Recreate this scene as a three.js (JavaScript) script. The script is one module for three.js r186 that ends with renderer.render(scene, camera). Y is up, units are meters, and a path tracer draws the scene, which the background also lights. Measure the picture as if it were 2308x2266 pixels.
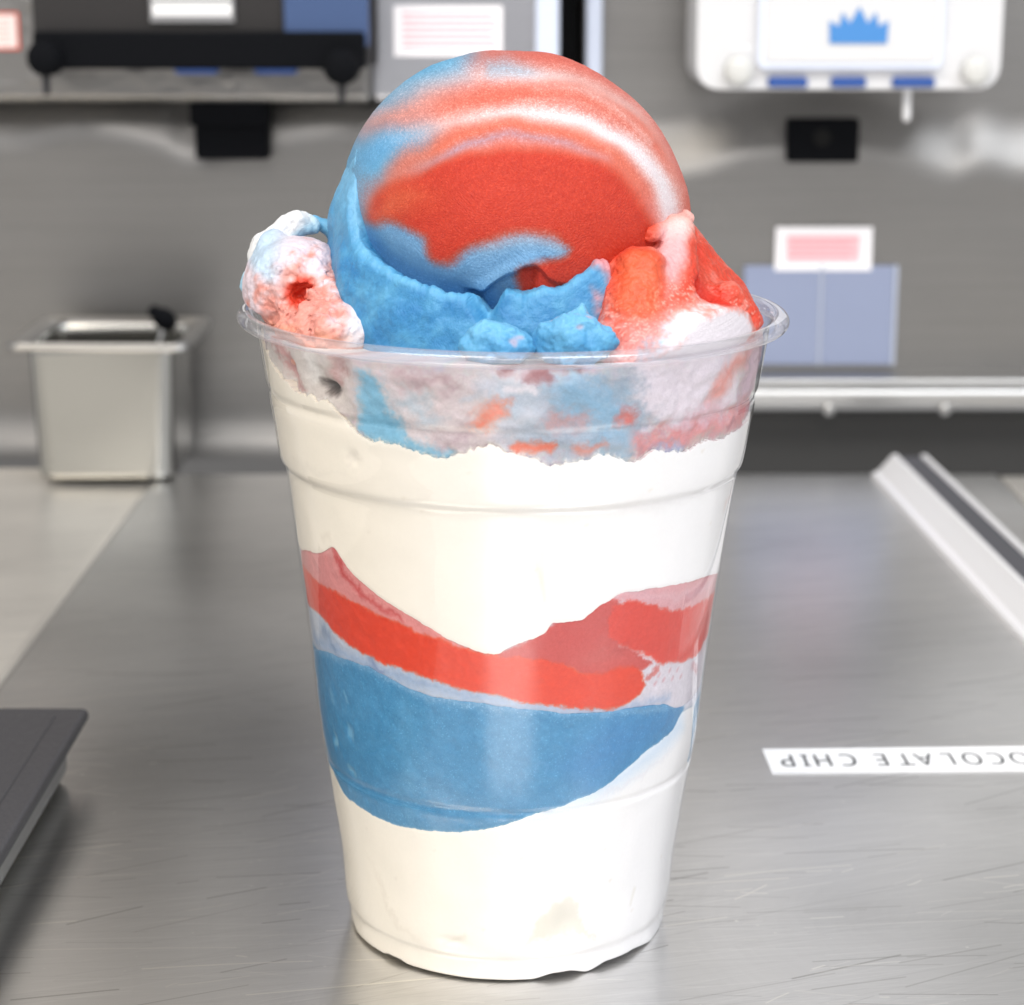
import * as THREE from 'three';
import { ImprovedNoise } from 'three/addons/math/ImprovedNoise.js';
import { RoundedBoxGeometry } from 'three/addons/geometries/RoundedBoxGeometry.js';
import { mergeGeometries, mergeVertices } from 'three/addons/utils/BufferGeometryUtils.js';
import { RectAreaLightUniformsLib } from 'three/addons/lights/RectAreaLightUniformsLib.js';

// ---------------------------------------------------------------- camera, light, exposure
const MM = 0.001;
const scene = new THREE.Scene();
const camera = new THREE.PerspectiveCamera(25.85, 1024 / 1005, 0.02, 20);
camera.position.set(0, 174.5 * MM, 383 * MM);
camera.rotation.x = THREE.MathUtils.degToRad(-13.9);
camera.focus = 0.372;
camera.userData.fStop = 23;
const renderer = new THREE.WebGLRenderer({ antialias: true });
renderer.setSize(1024, 1005);
renderer.toneMapping = THREE.LinearToneMapping;
renderer.toneMappingExposure = 1.5;
renderer.shadowMap.enabled = true;
RectAreaLightUniformsLib.init();
scene.background = new THREE.Color(0.50, 0.50, 0.51);
const LAMPS = [
  // x, y, z, width, depth, radiance, colour, label
  [-0.75, 1.55, 0.95, 1.2, 0.6, 7.2, [1.0, 0.91, 0.79], 'warm white ceiling light panel to the left above the counter'],
  [0.85, 1.55, 0.9, 1.2, 0.6, 7.6, [0.92, 0.955, 1.0], 'cool white ceiling light panel to the right above the counter'],
  [0.0, 1.55, 2.6, 1.2, 0.6, 9.0, [1.0, 0.97, 0.94], 'neutral white ceiling panel added behind the camera for the wall highlight'],  // unseen lamp added so the wall bend shows a bright band
];

// ---------------------------------------------------------------- helpers
const perlin = new ImprovedNoise();
const N3 = (x, y, z) => perlin.noise(x + 17.3, y + 5.7, z + 31.1);
const fbm = (x, y, z, o = 4) => { let s = 0, a = 1, f = 1; for (let i = 0; i < o; i++) { s += a * N3(x * f, y * f, z * f); a *= 0.5; f *= 2.03; } return s; };
const { clamp, lerp } = THREE.MathUtils;
const smoothstep = (x, a, b) => { const t = clamp((x - a) / (b - a), 0, 1); return t * t * (3 - 2 * t); }; // b below a falls instead of rising
let seedState = 12345;
const rnd = () => { seedState = (seedState + 0x6d2b79f5) | 0; let t = Math.imul(seedState ^ (seedState >>> 15), 1 | seedState); t = (t + Math.imul(t ^ (t >>> 7), 61 | t)) ^ t; return ((t ^ (t >>> 14)) >>> 0) / 4294967296; };
const hash2 = (x, y) => { let h = (x * 374761393 + y * 668265263) | 0; h = Math.imul(h ^ (h >>> 13), 1274126177); return ((h ^ (h >>> 16)) >>> 0) / 4294967296; };
const toLin = (c) => { c /= 255; return c <= 0.04045 ? c / 12.92 : Math.pow((c + 0.055) / 1.055, 2.4); };
const toS = (l) => 255 * (l <= 0.0031308 ? l * 12.92 : 1.055 * Math.pow(l, 1 / 2.4) - 0.055);
const mix3 = (a, b, t) => [lerp(a[0], b[0], t), lerp(a[1], b[1], t), lerp(a[2], b[2], t)];
const inMetres = (g) => g.scale(MM, MM, MM);
const used = {};
function numbered(name) { used[name] = (used[name] ?? -1) + 1; return used[name] ? `${name}_${String(used[name]).padStart(3, '0')}` : name; }
function mesh(name, geo, mat, parent, label) {
  const m = new THREE.Mesh(geo, mat); m.name = numbered(name); m.castShadow = m.receiveShadow = true;
  if (label) m.userData.label = label;
  parent.add(m); return m;
}
function thing(name, label, category, [x, y, z] = [0, 0, 0], group) {
  const o = new THREE.Group(); o.name = numbered(name); o.position.set(x * MM, y * MM, z * MM);
  o.userData = { label, category }; if (group) o.userData.group = group; scene.add(o); return o;
}
function struct(name, geo, mat, label) { const m = mesh(name, geo, mat, scene, label); m.userData.kind = 'structure'; return m; }
function rbox(w, h, d, r, x = 0, y = 0, z = 0, seg = 3) { return inMetres(new RoundedBoxGeometry(w, h, d, seg, r).translate(x, y, z)); }
function curveAt(pts, s) { // monotone-ish cubic through control points [s, v]
  const n = pts.length; if (s <= pts[0][0]) return pts[0][1]; if (s >= pts[n - 1][0]) return pts[n - 1][1];
  let i = 0; while (pts[i + 1][0] < s) i++;
  const [x0, y0] = pts[i], [x1, y1] = pts[i + 1], h = x1 - x0, t = (s - x0) / h, d = (y1 - y0) / h;
  const dl = i ? (y0 - pts[i - 1][1]) / (x0 - pts[i - 1][0]) : d, dr = i < n - 2 ? (pts[i + 2][1] - y1) / (pts[i + 2][0] - x1) : d;
  const lim = (a, b) => (a * b <= 0 ? 0 : (2 * a * b) / (a + b));
  const m0 = lim(dl, d), m1 = lim(d, dr), t2 = t * t, t3 = t2 * t;
  return (2 * t3 - 3 * t2 + 1) * y0 + (t3 - 2 * t2 + t) * h * m0 + (3 * t2 - 2 * t3) * y1 + (t3 - t2) * h * m1;
}

// colour fields: features painted over one another, in the material's own chart (millimetres or unit radius)
function polyDist(p, x, y) { // signed distance to a polygon, negative inside
  let d = 1e9, inside = false;
  for (let i = 0, j = p.length - 1; i < p.length; j = i++) {
    const [ax, ay] = p[j], [bx, by] = p[i], ex = bx - ax, ey = by - ay, wx = x - ax, wy = y - ay;
    const t = clamp((wx * ex + wy * ey) / (ex * ex + ey * ey + 1e-9), 0, 1), qx = wx - ex * t, qy = wy - ey * t; d = Math.min(d, qx * qx + qy * qy);
    if ((ay > y) !== (by > y) && x < (ex * (y - ay)) / ey + ax) inside = !inside;
  }
  d = Math.sqrt(d); return inside ? -d : d;
}
function lineDist(p, x, y, out) {
  let best = 1e9;
  for (let i = 0; i < p.length - 1 || i === 0; i++) {
    const a = p[i], b = p[Math.min(i + 1, p.length - 1)], ex = b[0] - a[0], ey = b[1] - a[1], wx = x - a[0], wy = y - a[1];
    const t = clamp((wx * ex + wy * ey) / (ex * ex + ey * ey + 1e-9), 0, 1), q = Math.hypot(wx - ex * t, wy - ey * t);
    const w = lerp(a[2], b[2], t), dd = q - w; if (dd < best) { best = dd; out.a = lerp(a[3] ?? 1, b[3] ?? 1, t); }
  }
  return best;
}
function smoothLine(p, n = 6) { // Catmull-Rom subdivision, keeps width and strength columns
  const out = [];
  for (let i = 0; i < p.length - 1; i++) {
    const a = p[Math.max(0, i - 1)], b = p[i], c = p[i + 1], d = p[Math.min(p.length - 1, i + 2)];
    for (let k = 0; k < n; k++) { const t = k / n; out.push(b.map((_, q) => 0.5 * (2 * b[q] + (c[q] - a[q]) * t + (2 * a[q] - 5 * b[q] + 4 * c[q] - d[q]) * t * t + (3 * b[q] - a[q] - 3 * c[q] + d[q]) * t * t * t))); }
  }
  out.push(p[p.length - 1]); return out;
}
const hit = { a: 1 };
let softer = 1; // widens every soft edge of one field
function cover(f, x, y, warpX, warpY, grain) { // how much of feature f covers the point
  const wx = x + warpX * (f.warp ?? 0), wy = y + warpY * (f.warp ?? 0);
  if (wx < f.box[0] || wx > f.box[2] || wy < f.box[1] || wy > f.box[3]) return 0;
  hit.a = 1;
  const d = f.poly ? polyDist(f.poly, wx, wy) : lineDist(f.line, wx, wy, hit);
  const s = (f.soft ?? 0.3) * softer;
  return (f.alpha ?? 1) * hit.a * smoothstep(-d + grain * (f.grain ?? 0), -s, s);
}
function prepare(list) {
  for (const f of list) if (f.line) f.line = f.line.map((p) => [p[0], p[1], p[2], p[3] ?? 1]);
  for (const f of list) {
    const pts = f.poly ?? f.line, pad = (f.soft ?? 0.3) + (f.grain ?? 0) + Math.max(0, ...pts.map((p) => (f.line ? p[2] : 0))) + 0.02;
    if (f.line && f.line.length > 2) f.line = smoothLine(f.line); if (f.poly && f.smooth) f.poly = smoothLine([...f.poly, f.poly[0]], 4).slice(0, -1);
    f.box = [Math.min(...pts.map((p) => p[0])) - pad, Math.min(...pts.map((p) => p[1])) - pad, Math.max(...pts.map((p) => p[0])) + pad, Math.max(...pts.map((p) => p[1])) + pad];
  }
  return list;
}
function texture(w, h, fn, srgb = true) {
  const data = new Uint8Array(w * h * 4);
  for (let j = 0; j < h; j++) for (let i = 0; i < w; i++) { const c = fn(i, j), k = (j * w + i) * 4; data[k] = clamp(c[0], 0, 255); data[k + 1] = clamp(c[1], 0, 255); data[k + 2] = clamp(c[2], 0, 255); data[k + 3] = 255; }
  const t = new THREE.DataTexture(data, w, h, THREE.RGBAFormat); t.magFilter = THREE.LinearFilter; t.minFilter = THREE.LinearMipmapLinearFilter; t.generateMipmaps = true;
  t.wrapS = t.wrapT = THREE.RepeatWrapping; if (srgb) t.colorSpace = THREE.SRGBColorSpace; t.needsUpdate = true; return t;
}
const ALBEDO = 0.74;
const albedo = (c) => [toS(toLin(clamp(c[0], 0, 255)) * ALBEDO), toS(toLin(clamp(c[1], 0, 255)) * ALBEDO), toS(toLin(clamp(c[2], 0, 255)) * ALBEDO)];

// surface nets over a signed distance field in millimetres
function meshField(field, lo, hi, cell, colour, uvOf) {
  const nx = Math.ceil((hi[0] - lo[0]) / cell) + 1, ny = Math.ceil((hi[1] - lo[1]) / cell) + 1, nz = Math.ceil((hi[2] - lo[2]) / cell) + 1;
  const v = new Float32Array(nx * ny * nz), at = (i, j, k) => (k * ny + j) * nx + i;
  for (let k = 0; k < nz; k++) for (let j = 0; j < ny; j++) for (let i = 0; i < nx; i++) v[at(i, j, k)] = field(lo[0] + i * cell, lo[1] + j * cell, lo[2] + k * cell);
  const id = new Int32Array(nx * ny * nz).fill(-1), pos = [];
  const E = [[0, 1], [2, 3], [4, 5], [6, 7], [0, 2], [1, 3], [4, 6], [5, 7], [0, 4], [1, 5], [2, 6], [3, 7]];
  const off = [0, 1, 2, 3, 4, 5, 6, 7].map((c) => at(c & 1, (c >> 1) & 1, c >> 2));
  for (let k = 0; k < nz - 1; k++) for (let j = 0; j < ny - 1; j++) for (let i = 0; i < nx - 1; i++) {
    const b = at(i, j, k); let mask = 0; for (let c = 0; c < 8; c++) if (v[b + off[c]] < 0) mask |= 1 << c;
    if (mask === 0 || mask === 255) continue;
    let x = 0, y = 0, z = 0, n = 0;
    for (const [p, q] of E) { const a0 = v[b + off[p]], a1 = v[b + off[q]]; if (a0 < 0 === a1 < 0) continue; const t = a0 / (a0 - a1); x += lerp(p & 1, q & 1, t); y += lerp((p >> 1) & 1, (q >> 1) & 1, t); z += lerp(p >> 2, q >> 2, t); n++; }
    id[b] = pos.length / 3; pos.push(lo[0] + (i + x / n) * cell, lo[1] + (j + y / n) * cell, lo[2] + (k + z / n) * cell);
  }
  const index = [], quad = (a, b, c, d, flip) => { if (a < 0 || b < 0 || c < 0 || d < 0) return; flip ? index.push(a, b, c, a, c, d) : index.push(a, c, b, a, d, c); };
  for (let k = 1; k < nz - 1; k++) for (let j = 1; j < ny - 1; j++) for (let i = 1; i < nx - 1; i++) {
    const b = at(i, j, k), s = v[b] < 0;
    if (s !== v[b + 1] < 0) quad(id[b], id[b - nx], id[b - nx - nx * ny], id[b - nx * ny], !s ? false : true);
    if (s !== v[b + nx] < 0) quad(id[b], id[b - nx * ny], id[b - 1 - nx * ny], id[b - 1], !s ? false : true);
    if (s !== v[b + nx * ny] < 0) quad(id[b], id[b - 1], id[b - 1 - nx], id[b - nx], !s ? false : true);
  }
  const g = new THREE.BufferGeometry(), P = new Float32Array(pos), Nn = new Float32Array(pos.length), C = new Float32Array(pos.length), U = new Float32Array((pos.length / 3) * 2), e = cell * 0.6;
  for (let i = 0; i < P.length; i += 3) {
    const x = P[i], y = P[i + 1], z = P[i + 2];
    const gx = field(x + e, y, z) - field(x - e, y, z), gy = field(x, y + e, z) - field(x, y - e, z), gz = field(x, y, z + e) - field(x, y, z - e), l = Math.hypot(gx, gy, gz) || 1;
    Nn[i] = gx / l; Nn[i + 1] = gy / l; Nn[i + 2] = gz / l;
    const c = colour(x, y, z); for (let q = 0; q < 3; q++) C[i + q] = toLin(clamp(c[q], 0, 255)) * ALBEDO;
    const [u, w] = uvOf ? uvOf(x, y, z) : [(x + 0.6 * z) / 20, (y + 0.4 * z) / 20]; U[(i / 3) * 2] = u; U[(i / 3) * 2 + 1] = w;
  }
  g.setAttribute('position', new THREE.BufferAttribute(P, 3)); g.setAttribute('normal', new THREE.BufferAttribute(Nn, 3)); g.setAttribute('color', new THREE.BufferAttribute(C, 3)); g.setAttribute('uv', new THREE.BufferAttribute(U, 2)); g.setIndex(index);
  return inMetres(g);
}
const smin = (a, b, k) => { const h = clamp(0.5 + (0.5 * (b - a)) / k, 0, 1); return lerp(b, a, h) - k * h * (1 - h); };
const smax = (a, b, k) => -smin(-a, -b, k);
const ell = (x, y, z, c, r) => { const a = (x - c[0]) / r[0], b = (y - c[1]) / r[1], d = (z - c[2]) / r[2], l = Math.hypot(a, b, d); return (l - 1) * Math.min(r[0], r[1], r[2]); };
const cap = (x, y, z, a, b, ra, rb) => { const ex = b[0] - a[0], ey = b[1] - a[1], ez = b[2] - a[2], t = clamp(((x - a[0]) * ex + (y - a[1]) * ey + (z - a[2]) * ez) / (ex * ex + ey * ey + ez * ez), 0, 1); return Math.hypot(x - a[0] - ex * t, y - a[1] - ey * t, z - a[2] - ez * t) - lerp(ra, rb, t); };

// ---------------------------------------------------------------- shared materials
// fine icy grain used as relief on every frozen surface
const grainMap = texture(512, 512, (i, j) => {
  const u = i / 512, v = j / 512, per = (f, s) => { const a = u * Math.PI * 2, b = v * Math.PI * 2; return N3(Math.cos(a) * f + s, Math.sin(a) * f + Math.cos(b) * f, Math.sin(b) * f + s); };
  const h = 128 + 70 * per(9, 1) + 60 * per(22, 7) + 60 * (hash2(i, j) - 0.5) + 50 * (hash2(i >> 1, j >> 1) - 0.5); return [h, h, h];
}, false);
const ice = (o = {}) => new THREE.MeshPhysicalMaterial({ roughness: 0.43, specularIntensity: 0.8, sheen: 0.08, sheenRoughness: 0.6, sheenColor: new THREE.Color(1, 1, 1), bumpMap: grainMap, bumpScale: 0.00012, ...o });
const iceVertex = ice({ vertexColors: true });

// brushed steel: a canvas of fine lines for tone and for roughness
function brushed(w, h, lines, base, spread, angle, jitter, seed, scratches) {
  const c = document.createElement('canvas'); c.width = w; c.height = h; const x = c.getContext('2d'); seedState = seed;
  x.fillStyle = `rgb(${base},${base},${base})`; x.fillRect(0, 0, w, h);
  for (let i = 0; i < lines; i++) {
    const v = Math.round(base + (rnd() - 0.5) * spread), a = angle + (rnd() - 0.5) * jitter, L = 60 + rnd() * 500, px = rnd() * w, py = rnd() * h;
    x.strokeStyle = `rgba(${v},${v},${v},0.35)`; x.lineWidth = 0.6 + rnd() * 1.2;
    for (const ox of [0, -w, w]) { x.beginPath(); x.moveTo(px + ox, py); x.lineTo(px + ox + Math.cos(a) * L, py + Math.sin(a) * L); x.stroke(); }
  }
  if (scratches) scratches(x, w, h);
  const t = new THREE.CanvasTexture(c); t.wrapS = t.wrapT = THREE.RepeatWrapping; t.anisotropy = 8; return t;
}

// ---------------------------------------------------------------- the setting: counter and wall
const wallMat = new THREE.MeshStandardMaterial({ color: new THREE.Color(0.02, 0.02, 0.022), roughness: 0.8 });
struct('wall', inMetres(new THREE.BoxGeometry(1600, 1500, 30).translate(0, 150, -640)), wallMat, 'dark wall behind the two soft serve machines');

const counterTone = brushed(2048, 2048, 5600, 226, 50, -0.22, 0.5, 71, (x, w, h) => {
  for (let i = 0; i < 90; i++) { // smudges and wiped patches
    const px = rnd() * w, py = rnd() * h, q = 60 + rnd() * 260, v = rnd() < 0.5 ? 150 : 245, g = x.createRadialGradient(px, py, 0, px, py, q); g.addColorStop(0, `rgba(${v},${v},${v},0.16)`); g.addColorStop(1, `rgba(${v},${v},${v},0)`);
    x.fillStyle = g; x.fillRect(px - q, py - q, 2 * q, 2 * q);
  }
  for (let i = 0; i < 900; i++) { const L = 20 + rnd() * 130, a = -0.25 + (rnd() - 0.5) * 0.7, px = rnd() * w, py = rnd() * h; x.strokeStyle = `rgba(110,108,105,${0.15 + rnd() * 0.35})`; x.lineWidth = 0.6 + rnd(); x.beginPath(); x.moveTo(px, py); x.lineTo(px + Math.cos(a) * L, py + Math.sin(a) * L); x.stroke(); }
  // wear: scratches of all lengths, their glint painted as bright lines, most of them slanting up to the right
  for (let i = 0; i < 1300; i++) {
    const long = rnd() < 0.12, L = long ? 90 + rnd() * 220 : 8 + rnd() * 60, a = -0.25 + (rnd() - 0.5) * (long ? 0.5 : 1.2), px = rnd() * w, py = rnd() * h, k = (rnd() - 0.5) * 7, b = 0.2 + rnd() * 0.65;
    x.strokeStyle = `rgba(255,253,248,${b})`; x.lineWidth = 0.6 + rnd() * (long ? 1.4 : 1.2);
    x.beginPath(); x.moveTo(px, py); x.quadraticCurveTo(px + Math.cos(a) * L * 0.5, py + Math.sin(a) * L * 0.5 + k, px + Math.cos(a) * L, py + Math.sin(a) * L); x.stroke();
  }
  for (let i = 0; i < 500; i++) { x.fillStyle = `rgba(255,255,250,${0.2 + rnd() * 0.5})`; x.beginPath(); x.arc(rnd() * w, rnd() * h, 0.7 + rnd() * 1.2, 0, 7); x.fill(); }
});
counterTone.colorSpace = THREE.SRGBColorSpace; counterTone.repeat.set(1 / 0.42, 1 / 0.42);
const counterMat = new THREE.MeshPhysicalMaterial({ color: new THREE.Color(1, 0.995, 0.985), metalness: 1, roughness: 0.29, map: counterTone, bumpMap: counterTone, bumpScale: 0.00003 });
const planarUV = (g) => { const p = g.attributes.position, u = g.attributes.uv; for (let i = 0; i < p.count; i++) u.setXY(i, p.getX(i) + 0.13, -p.getZ(i) + 0.07); return g; };
function slab(poly, top, thick, bevel) { // a metal sheet with eased edges: poly in x, z (mm)
  const s = new THREE.Shape(poly.map(([x, z]) => new THREE.Vector2(x, -z)));
  const g = new THREE.ExtrudeGeometry(s, { depth: thick - bevel, bevelEnabled: true, bevelThickness: bevel, bevelSize: bevel, bevelOffset: -bevel, bevelSegments: 3, steps: 1 });
  g.rotateX(-Math.PI / 2); g.translate(0, top - thick, 0); return planarUV(inMetres(g));
}
struct('counter', slab([[-124.4, -364.5], [124.6, -364.5], [170, -364.5], [170, 420], [-134, 420]], 0, 12, 1.2), counterMat, 'scratched brushed steel counter lid under the cup');
const sideMat = new THREE.MeshPhysicalMaterial({ color: new THREE.Color(1, 0.96, 0.89), metalness: 0.7, roughness: 0.28, map: counterTone });
struct('counter_side', slab([[-420, -380], [-125.2, -380], [-134.8, 420], [-420, 420]], -1.6, 12, 1.0), sideMat, 'paler steel counter left of the lid, under the steel pan');
struct('counter_side', slab([[170.8, -364.5], [420, -364.5], [420, 420], [170.8, 420]], -0.8, 12, 1.0), sideMat, 'pale steel counter right of the channel rail');

// ---------------------------------------------------------------- machines in the background
const panelTone = brushed(1024, 1024, 5000, 205, 30, 0, 0.02, 9); panelTone.colorSpace = THREE.SRGBColorSpace; panelTone.repeat.set(1 / 0.2, 1 / 0.2);
const panelWave = texture(512, 256, (i, j) => { const h = 128 + 70 * fbm(i / 90, j / 60, 3.3, 2); return [h, h, h]; }, false); panelWave.repeat.set(1 / 0.37, 1 / 0.19);
const panelMat = new THREE.MeshPhysicalMaterial({ color: new THREE.Color(0.4, 0.39, 0.378), metalness: 1, roughness: 0.4, map: panelTone, bumpMap: panelWave, bumpScale: 0.0012 });
const coolSteel = new THREE.MeshPhysicalMaterial({ color: new THREE.Color(0.78, 0.79, 0.84), metalness: 1, roughness: 0.34, map: panelTone });
const brightSteel = new THREE.MeshPhysicalMaterial({ color: new THREE.Color(0.9, 0.9, 0.9), metalness: 1, roughness: 0.3 });
const ledgeSteel = new THREE.MeshPhysicalMaterial({ color: new THREE.Color(0.46, 0.455, 0.445), metalness: 1, roughness: 0.34 });
const blackPlastic = new THREE.MeshPhysicalMaterial({ color: new THREE.Color(0.012, 0.012, 0.015), roughness: 0.45 });
const deepBlack = new THREE.MeshPhysicalMaterial({ color: new THREE.Color(0.003, 0.0035, 0.005), roughness: 0.85, specularIntensity: 0.25 });
const blackPanel = new THREE.MeshPhysicalMaterial({ color: new THREE.Color(0.026, 0.024, 0.024), roughness: 0.5, specularIntensity: 0.6 });
const navyPlastic = new THREE.MeshPhysicalMaterial({ color: new THREE.Color(0.045, 0.085, 0.2), roughness: 0.4 });
const bluePlastic = new THREE.MeshPhysicalMaterial({ color: new THREE.Color(0.012, 0.07, 0.3), roughness: 0.4 });
const whitePlastic = new THREE.MeshPhysicalMaterial({ color: new THREE.Color(0.68, 0.68, 0.69), roughness: 0.35, clearcoat: 0.3 });
const paleTrim = new THREE.MeshPhysicalMaterial({ color: new THREE.Color(0.66, 0.72, 0.86), roughness: 0.4 });

// steel front: flat below, stepping back at an added wavy bend that catches light
function bandPanel(x0, x1, y0, y1, bend, step, foot, lift) {
  const nx = 90, ny = 150, g = new THREE.PlaneGeometry(1, 1, nx, ny), p = g.attributes.position, u = g.attributes.uv;
  for (let i = 0; i < p.count; i++) {
    const x = lerp(x0, x1, p.getX(i) + 0.5), y = lerp(y0, y1, p.getY(i) + 0.5), b = curveAt(bend, x) + lift;
    let z = -step * smoothstep(y, b - 3, b + 24) - 0.07 * Math.max(0, y - b - 4);
    if (foot) z += foot * (1 - smoothstep(y, y0, y0 + 22)) ** 1.5;
    p.setXYZ(i, x, y, z); u.setXY(i, x * MM, y * MM);
  }
  const back = g.clone(), q = back.attributes.position; for (let i = 0; i < q.count; i++) q.setZ(i, -18);
  const f = back.index.array; for (let i = 0; i < f.length; i += 3) { const t = f[i]; f[i] = f[i + 1]; f[i + 1] = t; }
  g.computeVertexNormals(); back.computeVertexNormals();
  return inMetres(mergeGeometries([g, back]));
}
function label(w, h, pw, ph, draw, depth = 0.4) { // printed label: print on the front face of a thin plate
  const c = document.createElement('canvas'); c.width = pw; c.height = ph; draw(c.getContext('2d'), pw, ph);
  const t = new THREE.CanvasTexture(c); t.colorSpace = THREE.SRGBColorSpace; t.anisotropy = 8;
  const edge = new THREE.MeshStandardMaterial({ color: 0xf2f2f4, roughness: 0.55 }), front = new THREE.MeshPhysicalMaterial({ map: t, roughness: 0.5 });
  return { geo: inMetres(new THREE.BoxGeometry(w, h, depth)), mat: [edge, edge, edge, edge, front, edge] };
}
function knob(r, d) { const g = new THREE.LatheGeometry([[0, 0], [r, 0], [r, d * 0.55], [r * 0.9, d * 0.8], [r * 0.55, d], [0, d]].map(([a, b]) => new THREE.Vector2(a, b)), 28); return inMetres(g.rotateX(Math.PI / 2)); }
function plate(w, h, d, r, x, y, z) { const s = new THREE.Shape(); const a = w / 2, b = h / 2; s.moveTo(-a + r, -b); s.lineTo(a - r, -b); s.quadraticCurveTo(a, -b, a, -b + r); s.lineTo(a, b - r); s.quadraticCurveTo(a, b, a - r, b); s.lineTo(-a + r, b); s.quadraticCurveTo(-a, b, -a, b - r); s.lineTo(-a, -b + r); s.quadraticCurveTo(-a, -b, -a + r, -b); return inMetres(new THREE.ExtrudeGeometry(s, { depth: d, bevelEnabled: true, bevelThickness: 0.8, bevelSize: 0.8, bevelOffset: -0.8, bevelSegments: 3, curveSegments: 8 }).translate(x, y, z)); }
const put = (o, x, y, z) => { o.position.set(x * MM, y * MM, z * MM); return o; };

// left machine, its front at z = -420
{
  const t = thing('soft_serve_machine', 'left soft serve machine with black dispenser door and steel front', 'soft serve machine', [0, 0, -420]);
  mesh('front_panel', bandPanel(-235, 17, -7, 133, [[-235, 104], [-185, 104], [-156, 109], [-128, 104], [-116.6, 99], [-88, 105], [-63, 108], [17, 108]], 6, 4, 4), panelMat, t);
  mesh('machine_body', inMetres(new THREE.BoxGeometry(250, 420, 120).translate(-109, 190, -84)), panelMat, t);
  mesh('machine_head', rbox(186, 140, 20, 3, -142, 196, 9.5), panelMat, t);
  mesh('machine_head', rbox(66.5, 140, 20.6, 3, -16.4, 196, 9.5), coolSteel, t, 'bluish steel end of the machine head with a printed label');
  const edge = mesh('edge_trim', rbox(8.5, 146, 4, 1.5, 12.3, 195, 20.5), paleTrim, t, 'pale blue trim strip at the edge of the head');
  const d = mesh('dispenser_door', mergeGeometries([plate(115, 96, 17, 4, -106.3, 187.5, 20), rbox(104, 18, 20, 1.5, -106.5, 149, 25)]), blackPanel, t);
  mesh('door_base', rbox(113, 12.5, 26, 1.5, -106.5, 144.8, 31), deepBlack, d);
  mesh('side_panel', rbox(29, 40, 3, 1, -63.2, 166, 39.2), navyPlastic, d, 'navy blue panel at the right of the black door');
  const l = label(28.6, 30, 256, 270, (x, w, h) => { x.fillStyle = '#8c8c8e'; x.fillRect(0, 0, w, h); x.fillStyle = '#f4f4f4'; for (let k = 0; k < 5; k++) x.fillRect(8, 10 + k * 51, w - 16, 36); });
  put(mesh('door_label', l.geo, l.mat, d, 'silver label with white stripes on the black door'), -108.9, 169.2, 39.3);
  for (const [x, y] of [[-158.3, 142.5], [-57.9, 139.5]]) { put(mesh('knob', knob(6.2, 12), deepBlack, d), x, y, 40); put(mesh('knob_pin', inMetres(new THREE.CylinderGeometry(1.6, 1.1, 9, 12)), blackPlastic, d), x, y - 8, 46); }
  for (const x of [-108, -80.8]) mesh('seal', rbox(15, 4, 8, 1.5, x, 138.8, 38), bluePlastic, d, 'blue rubber seal under the black door');
  mesh('drip_spout', mergeGeometries([rbox(27.5, 18, 22, 1, -100.8, 126.5, 5), rbox(26, 17.5, 14, 1, -100.4, 114, 5)]), deepBlack, t);
  mesh('spout_front', rbox(26.6, 9, 1, 0.4, -100.8, 126, 16.2), deepBlack, t);
  const s1 = label(14, 13, 256, 238, (x, w, h) => { x.fillStyle = '#d9553f'; x.fillRect(0, 0, w, h); x.fillStyle = '#f4e9e6'; x.fillRect(16, 16, w - 34, h - 32); x.fillStyle = '#e9b9b2'; for (let k = 0; k < 5; k++) x.fillRect(40, 50 + k * 32, 150, 12); });
  put(mesh('sticker', s1.geo, s1.mat, t, 'white sticker with a red border at the far left'), -179.2, 150.6, 20.1);
  const s2 = label(38, 17.4, 640, 292, (x, w, h) => { x.fillStyle = '#f6f3f6'; x.fillRect(0, 0, w, h); x.fillStyle = '#dc8f9c'; for (let k = 0; k < 6; k++) x.fillRect(50, 38 + k * 38, w - 110 + (k % 3) * 16, 14); });
  put(mesh('sticker', s2.geo, s2.mat, t, 'white label with faint pink print beside the black door'), -22.3, 150.6, 20.6);
}
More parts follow.
